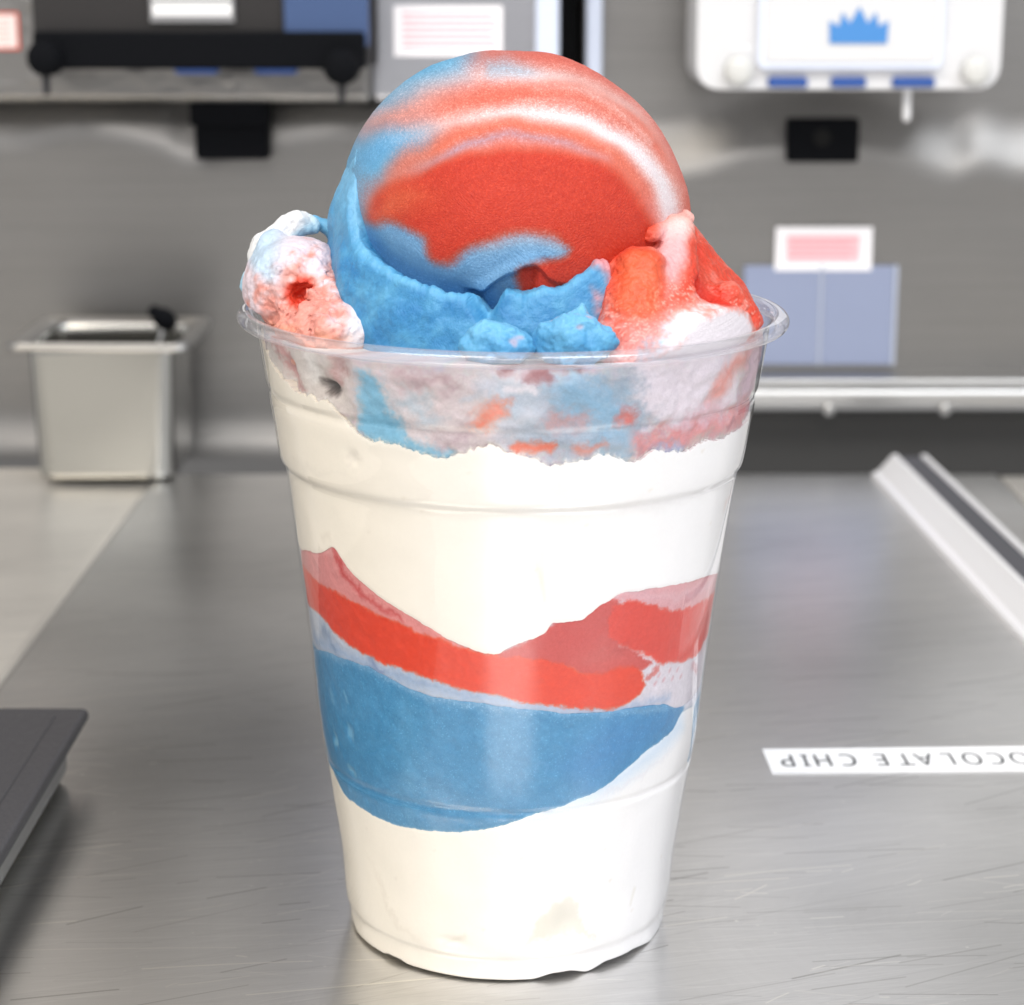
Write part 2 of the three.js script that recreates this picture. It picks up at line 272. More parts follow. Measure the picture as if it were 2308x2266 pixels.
// right machine, its front at z = -420
{
  const t = thing('soft_serve_machine', 'right soft serve machine with white dispenser door and blue crown', 'soft serve machine', [0, 0, -420]);
  mesh('front_panel', bandPanel(26.5, 290, 24, 215, [[26, 90], [34.6, 89], [51.9, 87.5], [69.2, 90], [86.3, 96], [113, 98.5], [128.4, 97], [143.9, 92.5], [159.5, 88.5], [170.8, 92], [184.7, 89], [290, 89]], 5.5, 0, 8), panelMat, t);
  mesh('machine_body', inMetres(new THREE.BoxGeometry(262, 320, 120).translate(158.5, 238, -84)), panelMat, t);
  mesh('edge_trim', rbox(6, 110, 4, 1.5, 29.6, 172, -3), paleTrim, t, 'pale blue trim strip at the left edge of the panel');
  // white door with crown
  const d = mesh('dispenser_door', mergeGeometries([plate(103, 96, 42, 9, 113.5, 180, 8), rbox(86, 16, 40, 4, 113.5, 141.5, 31)]), whitePlastic, t);
  mesh('door_frame', plate(62, 88, 2.5, 3, 113.5, 183, 51), new THREE.MeshPhysicalMaterial({ color: new THREE.Color(0.72, 0.77, 0.9), roughness: 0.4 }), d, 'pale blue border of the front plate');
  mesh('door_plate', plate(58, 86, 2.5, 2.5, 113.5, 184, 51.6), whitePlastic, d);
  const cs = new THREE.Shape([[-9.6, 0], [9.6, 0], [9.9, 7.4], [6.6, 5.6], [5.6, 10.2], [3, 6.6], [0, 12], [-3, 6.6], [-5.6, 10.2], [-6.6, 5.6], [-9.9, 7.4]].map(([x, y]) => new THREE.Vector2(x, y)));
  put(mesh('crown_emblem', inMetres(new THREE.ExtrudeGeometry(cs, { depth: 0.5, bevelEnabled: false })), new THREE.MeshPhysicalMaterial({ color: new THREE.Color(0.06, 0.24, 0.58), roughness: 0.4 }), d, 'blue crown emblem on the white door'), 115.8, 147.6, 54.95);
  for (const x of [76.3, 156.1]) put(mesh('knob', knob(5, 6), new THREE.MeshPhysicalMaterial({ color: new THREE.Color(0.62, 0.62, 0.6), roughness: 0.3 }), d), x, 138.6, 50);
  for (const [x, w] of [[93, 13.5], [113.5, 12], [135.4, 14.5]]) mesh('seal', rbox(w, 3.4, 4, 1.2, x, 134.6, 51.4), bluePlastic, d, 'blue rubber seal under the white door');
  mesh('drip_pin', inMetres(new THREE.CapsuleGeometry(1.5, 9, 4, 12).translate(134.6, 127, 46)), whitePlastic, d);
  const b = mesh('black_plate', rbox(25.6, 15.4, 9, 1, 112.4, 111.5, 1), deepBlack, t, 'black square plate under the white door');
  put(mesh('plate_hole', inMetres(new THREE.CylinderGeometry(3.2, 3.2, 1, 20).rotateX(Math.PI / 2)), new THREE.MeshStandardMaterial({ color: 0x000000, roughness: 0.9 }), b), 111.8, 112.6, 5.3);
  const s = label(35.4, 16, 640, 290, (x, w, h) => { x.fillStyle = '#f4f2f5'; x.fillRect(0, 0, w, h); x.fillStyle = '#efbfc5'; x.fillRect(70, 56, w - 150, h - 110); x.fillStyle = '#d9808b'; for (let k = 0; k < 4; k++) x.fillRect(90, 76 + k * 38, w - 190 - (k % 2) * 40, 9); });
  put(mesh('sticker', s.geo, s.mat, t, 'white label with pink print on the steel panel'), 114.2, 72, 1.6);
  const pk = mesh('card_pocket', mergeGeometries([rbox(28.6, 37, 1.6, 0.6, 99.6, 47.2, 0.8), rbox(26.2, 37, 1.6, 0.6, 127.6, 47.2, 0.8)]), new THREE.MeshPhysicalMaterial({ color: new THREE.Color(0.25, 0.29, 0.42), roughness: 0.3 }), t, 'blue plastic card pocket below the pink label');
  mesh('pocket_edge', mergeGeometries([rbox(1.3, 37.5, 2.4, 0.6, 113.9, 47.2, 1.1), rbox(1.6, 37.5, 2.4, 0.6, 141.2, 47.2, 1.1)]), new THREE.MeshPhysicalMaterial({ color: new THREE.Color(0.42, 0.46, 0.56), roughness: 0.3 }), pk);
  const led = mesh('drip_ledge', mergeGeometries([rbox(262, 9.5, 22, 3.5, 158.5, 19.2, 9), rbox(262, 3, 26, 1.4, 158.5, 25.4, 7)]), ledgeSteel, t, 'bright steel ledge along the bottom of the machine');
  for (const x of [115.5, 157.8]) put(mesh('screw', knob(2.2, 2), ledgeSteel, led), x, 15.6, 19.5);
  mesh('gap_sheet', inMetres(new THREE.BoxGeometry(262, 60, 20).translate(158.5, -16.5, -4)), new THREE.MeshPhysicalMaterial({ color: new THREE.Color(0.06, 0.059, 0.057), metalness: 0.6, roughness: 0.5 }), t, 'dark grey sheet standing in for the shaded gap below the ledge');  // dark sheet put in for the shade of the gap under the machine
}

// ---------------------------------------------------------------- steel pan, its utensil, rail, label, dark lid
{
  const t = thing('steel_pan', 'small deep stainless steel pan with flared rim on the back left of the counter', 'steel pan', [-140, 0.3, -375]);
  const panMat = new THREE.MeshPhysicalMaterial({ color: new THREE.Color(0.42, 0.415, 0.39), metalness: 1, roughness: 0.22 });
  const ring = (w, d, r, n = 10) => { const o = []; for (const [sx, sz, a0] of [[1, 1, 0], [-1, 1, 1], [-1, -1, 2], [1, -1, 3]]) for (let k = 0; k <= n; k++) { const a = ((a0 + k / n) * Math.PI) / 2; o.push([sx * (w / 2 - r) + Math.cos(a) * r, sz * (d / 2 - r) + Math.sin(a) * r]); } return o; };
  const skin = (rows) => { const n = rows[0][0].length, pos = [], idx = []; rows.forEach(([pts, y]) => pts.forEach(([x, z]) => pos.push(x, y, z))); for (let r = 0; r < rows.length - 1; r++) for (let i = 0; i < n; i++) { const a = r * n + i, b = r * n + ((i + 1) % n); idx.push(a, a + n, b, b, a + n, b + n); } const g = new THREE.BufferGeometry(); g.setAttribute('position', new THREE.Float32BufferAttribute(pos, 3)); g.setIndex(idx); g.computeVertexNormals(); return inMetres(g); };
  mesh('pan_wall', skin([[ring(1, 1, 0.4), 0], [ring(42, 42, 6), 0], [ring(46, 46, 6), 0.6], [ring(47, 48, 6), 2.5], [ring(49.5, 49, 5), 44], [ring(50.5, 49.5, 5), 46.4], [ring(49.3, 48.4, 5), 46.4], [ring(48.3, 47.8, 5), 44], [ring(43, 46.6, 5), 3], [ring(38, 42, 5), 1.4], [ring(1, 1, 0.4), 1.4]]), panMat, t);
  mesh('pan_rim', skin([[ring(49.4, 48.6, 5), 46.3], [ring(52, 51, 6), 48.2], [ring(61.5, 56, 5), 49], [ring(62.6, 57, 5), 48.2], [ring(62.2, 56.6, 5), 46.2], [ring(60, 55, 5), 46.6], [ring(51, 50, 5), 46.4]]), ledgeSteel, t);
  const h = thing('utensil_handle', 'short black handle end resting on the rim of the steel pan', 'utensil', [-121, 51.4, -379]);
  mesh('grip', inMetres(new THREE.LatheGeometry([[0, -3], [2.4, -2.6], [3.6, -0.5], [3.8, 2], [3.1, 4.4], [2.2, 5.6], [2.4, 7], [1.2, 8], [0, 8.2]].map(([a, b]) => new THREE.Vector2(a, b)), 24).rotateZ(0.9).rotateY(0.5)), deepBlack, h);
  mesh('shaft', inMetres(new THREE.CylinderGeometry(1.2, 1.2, 22, 12).translate(0, -13, 0).rotateZ(-0.35)), brightSteel, h);
}
{
  const t = thing('channel_rail', 'bright steel channel rail slanting along the right of the counter', 'rail', [124.9, 0.1, -358]); t.rotation.y = 0.049;
  const alu = new THREE.MeshPhysicalMaterial({ color: new THREE.Color(0.92, 0.92, 0.94), metalness: 0.3, roughness: 0.35 });
  const ext = (pts, L) => { const g = new THREE.ExtrudeGeometry(new THREE.Shape(pts.map(([x, y]) => new THREE.Vector2(x, y))), { depth: L, bevelEnabled: true, bevelThickness: 0.5, bevelSize: 0.25, bevelOffset: -0.25, bevelSegments: 2 }); return inMetres(g); };
  mesh('rail_flange', ext([[0, 0], [0.3, 1.6], [2.2, 2.4], [5.6, 6.2], [7.2, 8.2], [8.6, 8.2], [9.4, 6.2], [9.4, 0]], 330), alu, t);
  mesh('rail_groove', ext([[9.45, 0.1], [9.45, 7.3], [17, 7.3], [17, 0.1]], 329), new THREE.MeshPhysicalMaterial({ color: new THREE.Color(0.09, 0.09, 0.1), roughness: 0.8, specularIntensity: 0.3 }), t, 'dark grey groove of the rail');
  mesh('rail_edge', ext([[17.05, 0], [17.05, 7.4], [17.5, 8.1], [18.8, 8.1], [19.4, 7.2], [20.6, 0.6], [20.6, 0]], 330), alu, t);
}
{
  const t = thing('label_strip', 'white label strip with upside-down lettering on the right of the counter', 'label', [0, 0, 0]);
  const W = 78, H = 15, c = label(W, H, 1560, 300, (x, w, h) => {
    x.fillStyle = '#fdfdfe'; x.fillRect(0, 0, w, h); x.fillStyle = '#14171c'; x.strokeStyle = '#14171c'; x.lineWidth = 2; x.font = '204px sans-serif'; x.textBaseline = 'alphabetic'; x.textAlign = 'center';
    const word = 'CHOCOLATE CHIP', place = [68.6, 62.8, 57, 51.7, 46.2, 41, 35.4, 31.1, 25.8, 0, 18.3, 12.5, 8.6, 4.6]; // millimetres from the end of the strip
    [...word].forEach((ch, k) => { const mm = place[k]; if (ch === ' ') return; x.save(); x.translate(w - mm * 20, 220); x.scale(0.68, 1); x.fillText(ch, 0, 0); x.strokeText(ch, 0, 0); x.restore(); });
  }, 0.25);
  const m = mesh('printed_strip', c.geo, c.mat, t); m.rotation.set(-Math.PI / 2, 0, Math.PI + 0.03); m.position.set((57.2 + W / 2) * MM, 0.2 * MM, -81.0 * MM);
}
{
  const t = thing('dark_lid', 'dark grey plastic lid with rounded corner at the lower left of the counter', 'lid', [-136.6, 0, 30]); t.rotation.y = -0.01;
  const m = new THREE.MeshPhysicalMaterial({ color: new THREE.Color(0.05, 0.049, 0.054), roughness: 0.5, bumpMap: grainMap, bumpScale: 0.0002 });
  mesh('lid_top', rbox(82, 3.2, 214, 1.5, 1, 12.6, 0, 5), m, t);
  mesh('lid_dish', inMetres(new RoundedBoxGeometry(70, 1.2, 202, 3, 0.5).translate(1, 13.9, 0)), m, t);
  mesh('lid_side', rbox(77, 11.4, 206, 4, 0, 5.75, 2, 4), new THREE.MeshPhysicalMaterial({ color: new THREE.Color(0.1, 0.1, 0.085), roughness: 0.3 }), t, 'olive dark side below the lid lip');
}

// ---------------------------------------------------------------- cup: profile, filling, plastic
const PROFILE = [[0, 29.6], [4, 29.75], [4.9, 30.2], [15.1, 31.3], [31.2, 33.6], [32.6, 33.85], [33.2, 33.55], [34, 34.0], [54, 36.3], [63.6, 37.4], [70, 38.2], [79.3, 39.3], [86, 40.15], [87.6, 40.4], [88.8, 41.2], [89.8, 41.45], [95.9, 42.4], [100.2, 43.0], [101.2, 42.85], [102.2, 43.4], [103.4, 43.65], [110, 44.7]];
const radiusAt = (y) => curveAt(PROFILE, y);
const RM = 38; // the filling's chart: arc length at this mean radius, and height
const cupAt = [-1, 0.15, 0], CUP_TILT = -0.0105;
const rag = (s, f, amp, seed) => amp * (fbm(s * f, seed, 2.2, 4));
const endTo = (pts, v) => [[-119.5, v], [-80, v], ...pts, [80, v], [119.5, v]];
const C1 = endTo([[-62, 33], [-50, 31.8], [-41.1, 29], [-31.1, 28.4], [-23.8, 27.9], [-17.5, 28.3], [-11.7, 28.8], [-3.3, 30.4], [3.8, 32.5], [12, 34.6], [19.6, 37.1], [28, 41.4], [36.6, 43.7], [40.3, 46], [46, 45.2], [51, 33], [58, 32]], 33);
const C2 = endTo([[-62, 54], [-51.8, 54.3], [-40.1, 56.5], [-28.2, 57.1], [-22.2, 55.8], [-15.7, 54.3], [-6, 53.7], [3.3, 52.7], [13, 51.3], [18.2, 51], [24, 50.7], [32.5, 49.5], [38.6, 47.4], [42, 47.2], [52, 47.6]], 50);
const C4 = endTo([[-58, 72.5], [-50.4, 73], [-45, 74.2], [-39.2, 75.1], [-36, 76.6], [-33.8, 77.4], [-31.7, 75.5], [-29.8, 74], [-25.2, 71.5], [-20.9, 69.6], [-16, 67.5], [-12.2, 65.6], [-8.6, 64.1], [-2.6, 62.6], [-0.5, 63.8], [1.7, 64.8], [5.6, 66.3], [7.2, 68.3], [9.6, 68.3], [11.9, 68.5], [15.5, 70.7], [20.3, 72.5], [32.5, 71.7], [41.9, 70.9], [54.5, 68.7]], 71);
const C5 = endTo([[-58, 111.3], [-53, 110.6], [-48.5, 108.4], [-44, 106], [-36.8, 104.2], [-30.2, 103.6], [-26.2, 101.2], [-22.6, 98.6], [-17.2, 98], [-10.7, 97], [-7.5, 98], [-3.7, 99.1], [-0.7, 98.1], [2.3, 97.4], [6.1, 96], [10, 96.7], [13.1, 97.4], [18.4, 95.4], [21.9, 97.1], [27.1, 96.2], [31.7, 96.8], [43.5, 96.7], [48.8, 97.4]], 98);
const b1 = (s) => curveAt(C1, s) + rag(s, 0.35, 0.25, 1) + rag(s, 1.6, 0.12, 4);
const b2 = (s) => Math.max(curveAt(C2, s) + rag(s, 0.4, 0.2, 9), b1(s) + 0.35);
const b4 = (s) => curveAt(C4, s) + rag(s, 0.5, 0.18, 13) + rag(s, 2, 0.1, 5);
const b5 = (s) => curveAt(C5, s) + rag(s, 0.3, 0.7, 17) + rag(s, 1.3, 0.45, 19);

const CREAM = [247, 244, 234], RED = [240, 62, 18], BLUE = [66, 147, 194];
const wallFeatures = prepare([
  // custard marks: shade of gaps and creases painted darker, besides a few tints
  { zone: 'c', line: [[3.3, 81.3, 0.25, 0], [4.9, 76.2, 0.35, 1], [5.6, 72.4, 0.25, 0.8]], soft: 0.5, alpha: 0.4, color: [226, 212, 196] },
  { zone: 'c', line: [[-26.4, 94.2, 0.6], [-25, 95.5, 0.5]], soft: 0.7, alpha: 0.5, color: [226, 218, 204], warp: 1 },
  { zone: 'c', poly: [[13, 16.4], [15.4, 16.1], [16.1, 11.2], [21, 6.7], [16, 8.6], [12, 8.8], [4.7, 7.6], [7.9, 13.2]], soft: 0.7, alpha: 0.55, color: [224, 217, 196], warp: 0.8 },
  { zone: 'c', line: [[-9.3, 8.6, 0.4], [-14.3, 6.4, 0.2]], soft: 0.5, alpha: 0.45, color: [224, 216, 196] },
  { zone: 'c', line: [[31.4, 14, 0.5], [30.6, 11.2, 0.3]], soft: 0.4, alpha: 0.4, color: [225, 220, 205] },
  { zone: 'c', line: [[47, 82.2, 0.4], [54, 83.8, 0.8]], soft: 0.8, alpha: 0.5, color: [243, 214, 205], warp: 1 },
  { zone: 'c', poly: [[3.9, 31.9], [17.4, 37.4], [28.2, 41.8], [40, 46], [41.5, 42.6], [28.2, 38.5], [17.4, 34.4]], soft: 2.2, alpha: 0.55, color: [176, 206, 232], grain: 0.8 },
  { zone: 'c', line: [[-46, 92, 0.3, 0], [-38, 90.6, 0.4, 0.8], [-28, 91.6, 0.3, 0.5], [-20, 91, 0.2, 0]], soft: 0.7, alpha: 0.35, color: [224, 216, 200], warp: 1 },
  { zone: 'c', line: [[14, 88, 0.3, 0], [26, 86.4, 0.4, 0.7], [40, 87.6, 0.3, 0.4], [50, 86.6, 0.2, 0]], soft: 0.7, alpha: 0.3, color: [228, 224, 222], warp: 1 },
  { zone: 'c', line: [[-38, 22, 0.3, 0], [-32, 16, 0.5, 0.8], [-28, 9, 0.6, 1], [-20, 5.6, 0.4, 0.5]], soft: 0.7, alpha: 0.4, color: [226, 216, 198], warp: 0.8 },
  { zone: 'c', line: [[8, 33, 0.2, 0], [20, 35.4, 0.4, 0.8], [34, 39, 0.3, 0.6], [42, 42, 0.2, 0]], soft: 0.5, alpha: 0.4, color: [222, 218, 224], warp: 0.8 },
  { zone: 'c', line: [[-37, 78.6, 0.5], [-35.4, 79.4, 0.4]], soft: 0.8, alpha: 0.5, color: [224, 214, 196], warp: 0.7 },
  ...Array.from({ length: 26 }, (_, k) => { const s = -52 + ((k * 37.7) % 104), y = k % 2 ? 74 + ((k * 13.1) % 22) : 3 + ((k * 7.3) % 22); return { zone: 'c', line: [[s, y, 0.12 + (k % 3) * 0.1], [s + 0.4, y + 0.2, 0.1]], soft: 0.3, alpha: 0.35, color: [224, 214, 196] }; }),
  // blue band
  { zone: 'b', line: [[-19.2, 50.7, 2], [-20.9, 30.4, 2]], soft: 3, alpha: 0.22, color: [150, 195, 225], grain: 1.2 },  // broad upright sheen painted as a lighter stripe
  { zone: 'b', poly: [[20, 50.5], [40, 48], [38, 44.5], [28, 41.8], [16, 37], [10, 42]], soft: 4, alpha: 0.55, color: [60, 138, 200] },
  { zone: 'b', poly: [[-56, 38], [-40, 33], [-30, 30], [-12, 30.5], [0, 33], [6, 33.6], [4, 31], [-20, 27], [-45, 28]], soft: 1.6, alpha: 0.4, color: [72, 148, 190] },
  { zone: 'b', poly: [[-43.2, 38.3], [-41, 38.6], [-42.3, 41.6]], soft: 0.3, alpha: 0.5, color: [170, 208, 222] },
  { zone: 'b', poly: [[-36, 42.3], [-34, 41.5], [-34.3, 43.2], [-35.9, 45]], soft: 0.3, alpha: 0.4, color: [165, 205, 226] },
  { zone: 'b', line: [[-41.8, 49.3, 0.3], [-40.9, 47.2, 0.5]], soft: 0.4, alpha: 0.4, color: [150, 196, 222] },
  { zone: 'b', line: [[-37, 35.8, 0.8], [-35.2, 34.8, 0.5]], soft: 0.4, alpha: 0.4, color: [172, 208, 224] },
  { zone: 'b', line: [[-36, 50.5, 0.3], [-35, 48.8, 0.4]], soft: 0.3, alpha: 0.35, color: [160, 200, 224] },
  { zone: 'b', line: [[4.9, 41, 0.2], [5.6, 42.8, 0.2], [7.2, 42.4, 0.2], [6.8, 40.9, 0.2]], soft: 0.3, alpha: 0.4, color: [110, 172, 220] },
  { zone: 'b', line: [[-54, 54.5, 0.8], [-40, 56.6, 0.8], [-28, 57.2, 0.8], [-16, 54.4, 0.7], [3, 52.8, 0.6], [18, 51.1, 0.5], [36, 48.5, 0.5]], soft: 0.9, alpha: 0.6, color: [148, 186, 218], grain: 0.5, warp: 0.5 },
  { zone: 'b', poly: [[39.4, 50], [40.6, 46.8], [40, 44], [47.2, 40], [48.4, 50]], soft: 0.9, alpha: 1, color: [228, 228, 238], warp: 0.5, grain: 0.3 },
  { zone: 'b', poly: [[47, 48.6], [60, 49], [60, 45.6], [47, 45.8]], soft: 0.8, alpha: 0.9, color: [222, 224, 238], warp: 0.6 },
  // frost between blue and red, then the red bands
  { zone: 'r', line: [[-41.5, 60.2, 1.2], [-38, 58.2, 1]], soft: 1, alpha: 0.6, color: [120, 145, 178], warp: 0.8, grain: 0.4 },
  { zone: 'r', line: [[-27, 58, 0.6], [-24.6, 57.2, 0.5]], soft: 0.6, alpha: 0.7, color: [112, 122, 160], warp: 0.7, grain: 0.5 },
  { zone: 'r', line: [[-50, 56.8, 0.7], [-36, 57.8, 0.6], [-22, 57, 0.8], [-5, 54.6, 0.7], [15, 51.8, 0.6], [34, 50.4, 0.5]], soft: 0.9, alpha: 0.6, color: [140, 172, 212], grain: 0.5, warp: 0.5 },
  { zone: 'r', poly: [[-50, 74], [-39, 75.6], [-33.5, 78.5], [-25, 72], [-15, 67.5], [-8, 64], [-2, 62.3], [-12, 63], [-26, 66], [-41, 68], [-58, 68]], soft: 0.4, alpha: 1, color: [236, 150, 146], grain: 0.3 },
  { zone: 'r', line: [[-34, 77.8, 0.5], [-33, 75.6, 0.8], [-31.2, 72.6, 0.5], [-26, 69.8, 0.3], [-19, 67.4, 0.2]], soft: 0.5, alpha: 0.85, color: [205, 62, 60], warp: 0.6 },
  { zone: 'r', poly: [[-2.6, 62.3], [1.7, 64.8], [5.6, 66.5], [7.2, 68.8], [11.9, 69], [15.5, 71], [18.8, 72], [22, 66], [19.7, 63], [22.6, 61.9], [28.1, 58], [23.1, 57], [17.5, 57.6], [10.5, 59.8], [8.6, 60.6], [-1, 61.5]], soft: 0.35, alpha: 1, color: [212, 78, 72], warp: 0.5 },
  { zone: 'r', poly: [[11, 61], [17, 64.6], [21, 61.6], [24, 59.4], [17, 59]], soft: 1.6, alpha: 0.5, color: [222, 108, 100] },
  { zone: 'r', poly: [[17, 72.8], [35, 72.6], [60, 69.5], [60, 64], [40, 65.5], [33.6, 66], [25, 69], [20.5, 70.2]], soft: 0.7, alpha: 0.9, color: [234, 166, 170], grain: 0.3 },
  { zone: 'r', line: [[22, 71.4, 0.4], [34, 69.3, 0.6], [46, 68.6, 0.4]], soft: 0.7, alpha: 0.5, color: [236, 198, 208], warp: 0.6 },
  { zone: 'r', poly: [[-54.7, 69.9], [-48.4, 69.6], [-40.8, 69.4], [-33.5, 68.9], [-25.6, 67.6], [-19.1, 66.3], [-12.3, 64.7], [-7.7, 63.5], [-1.8, 62.3], [3.1, 61.9], [8.6, 61.1], [10, 60.3], [12.5, 59.2], [17.6, 58.3], [21.9, 58.8], [25, 57.4], [26.6, 55], [26, 53.4], [23.8, 52.2], [19.8, 51.5], [15, 51.8], [8, 53.2], [-1.3, 54.8], [-10.7, 56.4], [-15.6, 57.5], [-21.4, 58.4], [-26.7, 59], [-33.6, 60.2], [-37.7, 61.5], [-43, 63], [-54.8, 62], [-66, 62], [-66, 70]], smooth: true, soft: 0.3, alpha: 1, color: RED, warp: 0.35, grain: 0.25 },
  { zone: 'r', poly: [[17.9, 70.5], [21.6, 70.7], [25.1, 69.6], [33.6, 66.6], [41.3, 66.1], [52.6, 65.3], [64, 65], [64, 56], [51.5, 57.4], [45.7, 56.1], [38, 56.4], [30.9, 57.5], [26.5, 59.9], [22.6, 61.8], [19.7, 63.3], [17.4, 66.2]], smooth: true, soft: 0.3, alpha: 1, color: [234, 66, 48], warp: 0.4, grain: 0.3 },
  { zone: 'r', poly: [[40, 64], [60, 64], [60, 57], [46, 57.4]], soft: 2.5, alpha: 0.4, color: [226, 112, 112] },
  { zone: 'r', line: [[27.6, 56.2, 0.5], [29.6, 56.8, 0.7]], soft: 0.3, alpha: 0.8, color: [220, 110, 104], warp: 0.6 },
  { zone: 'r', line: [[42.8, 54.4, 0.6], [46, 52, 0.4]], soft: 0.6, alpha: 0.6, color: [205, 120, 128], warp: 0.7 },
  ...[[30, 55.4], [31.6, 54.2], [33.2, 55.6], [34.4, 53.8], [36, 55], [29.4, 54], [37.5, 53.4]].map(([s, y]) => ({ zone: 'r', line: [[s, y, 0.18], [s + 0.3, y + 0.3, 0.12]], soft: 0.35, alpha: 0.5, color: [210, 100, 108] })),
  // mixed ice behind the plastic near the rim
  { zone: 'm', poly: [[-48, 112], [-24, 112], [-24, 101], [-40, 103], [-52, 106]], soft: 1.6, alpha: 1, color: [222, 212, 203], warp: 1.2 },
  { zone: 'm', line: [[-43.6, 112, 1.4], [-41, 108.8, 1.3], [-36.6, 104.8, 0.9]], soft: 0.9, alpha: 0.95, color: [196, 130, 126], warp: 1.4, grain: 0.5 },
  { zone: 'm', line: [[-33.4, 113, 1.7], [-32.6, 108, 1.3]], soft: 0.7, alpha: 1, color: [242, 237, 230], warp: 0.6 },
  { zone: 'm', line: [[-26.5, 111, 1.6], [-27.6, 108, 1]], soft: 0.9, alpha: 0.8, color: [190, 140, 136], warp: 1.2 },
  { zone: 'm', poly: [[-32.2, 107.4], [-30, 107.2], [-27.8, 105.5], [-28, 104.9], [-31, 105.3]], soft: 0.4, alpha: 0.95, color: [74, 62, 58], warp: 0.5 },  // gap shadow painted as a dark patch
  { zone: 'm', poly: [[-25.5, 112], [4, 112], [6, 104], [0, 99], [-12, 97], [-24, 101]], soft: 1.8, alpha: 0.9, color: [226, 212, 212], warp: 1.6 },
  { zone: 'm', poly: [[-22.6, 110], [-19.2, 109], [-18.4, 104], [-15.4, 99.5], [-8, 97.4], [-8.5, 95.5], [-22, 97.5], [-24, 101]], soft: 0.8, alpha: 0.95, color: [124, 194, 226], warp: 1, grain: 0.3 },
  { zone: 'm', line: [[-14.8, 105.2, 1.8], [-12.6, 103.6, 1.2]], soft: 1.4, alpha: 0.7, color: [178, 206, 222], warp: 1.5 },
  { zone: 'm', line: [[-15, 109.8, 1], [-10, 109.2, 1.2]], soft: 1.2, alpha: 0.7, color: [188, 152, 158], warp: 1.6, grain: 0.4 },
  { zone: 'm', line: [[-10, 99.4, 1.4], [-6.8, 101.6, 1.2]], soft: 1.3, alpha: 0.6, color: [178, 150, 158], warp: 1.6 },
  { zone: 'm', poly: [[-4, 110], [20, 112], [21, 99], [10, 96], [0, 98]], soft: 1.6, alpha: 0.95, color: [172, 186, 202], warp: 1.5 },
  { zone: 'm', line: [[8.7, 107.6, 3], [13.5, 104.6, 2.6], [14.6, 101.4, 1.6]], soft: 2, alpha: 0.8, color: [132, 188, 222], warp: 1.4, grain: 0.6 },
  { zone: 'm', line: [[-1.2, 111.6, 0.7], [2.7, 113.2, 1], [6, 112.8, 0.8], [9.4, 112, 0.6]], soft: 0.7, alpha: 0.9, color: [126, 66, 70], warp: 0.8 },
  { zone: 'm', line: [[2.4, 110, 0.8], [4.6, 110.8, 1]], soft: 0.6, alpha: 0.8, color: [136, 62, 66], warp: 0.8 },
  { zone: 'm', line: [[-4.6, 103, 1], [-2, 105.2, 1.4]], soft: 0.8, alpha: 0.95, color: [236, 112, 78], warp: 0.9, grain: 0.4 },
  { zone: 'm', line: [[-0.5, 108.4, 0.6], [2.8, 108.6, 0.7]], soft: 0.35, alpha: 0.95, color: [226, 220, 226], warp: 0.7 },
  { zone: 'm', line: [[-6.6, 106.8, 0.7], [-4.6, 107.6, 0.5]], soft: 0.4, alpha: 0.85, color: [212, 216, 226], warp: 0.8 },
  { zone: 'm', line: [[-2.4, 101.4, 0.6], [2, 104, 0.6], [4, 106, 0.5]], soft: 0.6, alpha: 0.7, color: [206, 204, 214], warp: 0.9 },
  { zone: 'm', line: [[5.5, 103.4, 1], [10.4, 103.4, 0.8]], soft: 1, alpha: 0.75, color: [208, 142, 136], warp: 1.2, grain: 0.5 },
  { zone: 'm', line: [[0.8, 98.8, 0.9], [5.6, 99.1, 0.9]], soft: 0.4, alpha: 0.95, color: [238, 110, 76], warp: 0.7 },
  { zone: 'm', line: [[9.8, 98.6, 0.8], [13.4, 98.9, 0.7]], soft: 0.7, alpha: 0.8, color: [232, 128, 104], warp: 0.9 },
  { zone: 'm', line: [[16.6, 104.2, 1], [16.9, 102.8, 1.2]], soft: 0.6, alpha: 0.95, color: [218, 104, 94], warp: 0.7 },
  { zone: 'm', poly: [[18, 112], [40, 113], [41, 101], [33, 99], [23, 101], [19, 105]], soft: 1.4, alpha: 0.97, color: [240, 230, 238], warp: 1.3 },
  { zone: 'm', line: [[33.6, 104.6, 1], [36.3, 107.8, 1.8], [40, 109.6, 1.6], [46, 111, 1.2]], soft: 1.2, alpha: 0.85, color: [236, 138, 124], warp: 1, grain: 0.3 },
  { zone: 'm', poly: [[44, 112], [60, 112], [60, 95], [42, 98]], soft: 1.8, alpha: 0.85, color: [222, 190, 204], warp: 1.3 },
  { zone: 'm', line: [[20, 98.6, 1.4], [28, 98.8, 1.6], [36.4, 99.4, 1.5], [50, 99.5, 1.7]], soft: 1.2, alpha: 0.85, color: [232, 134, 134], warp: 1.3, grain: 0.7 },
  { zone: 'm', line: [[28, 101.4, 1.2], [36, 102, 1.6]], soft: 1.4, alpha: 0.6, color: [222, 164, 176], warp: 1.6, grain: 0.8 },
  { zone: 'm', line: [[22.8, 97, 1], [26.6, 96.6, 0.9]], soft: 0.7, alpha: 0.8, color: [158, 184, 228], warp: 0.9, grain: 0.4 },
  { zone: 'm', line: [[13.6, 97.2, 1], [17.6, 96.4, 0.8]], soft: 0.8, alpha: 0.8, color: [150, 190, 210], warp: 0.9 },
  { zone: 'm', line: [[39.6, 98.4, 0.4], [41.4, 99.2, 0.5]], soft: 0.4, alpha: 0.7, color: [160, 92, 106], warp: 0.7 },
  { zone: 'm', line: [[2, 96.9, 0.4], [4.6, 96.4, 0.3], [6.4, 95.8, 0.2]], soft: 0.4, alpha: 0.6, color: [140, 150, 178], warp: 1, grain: 0.4 },
]);
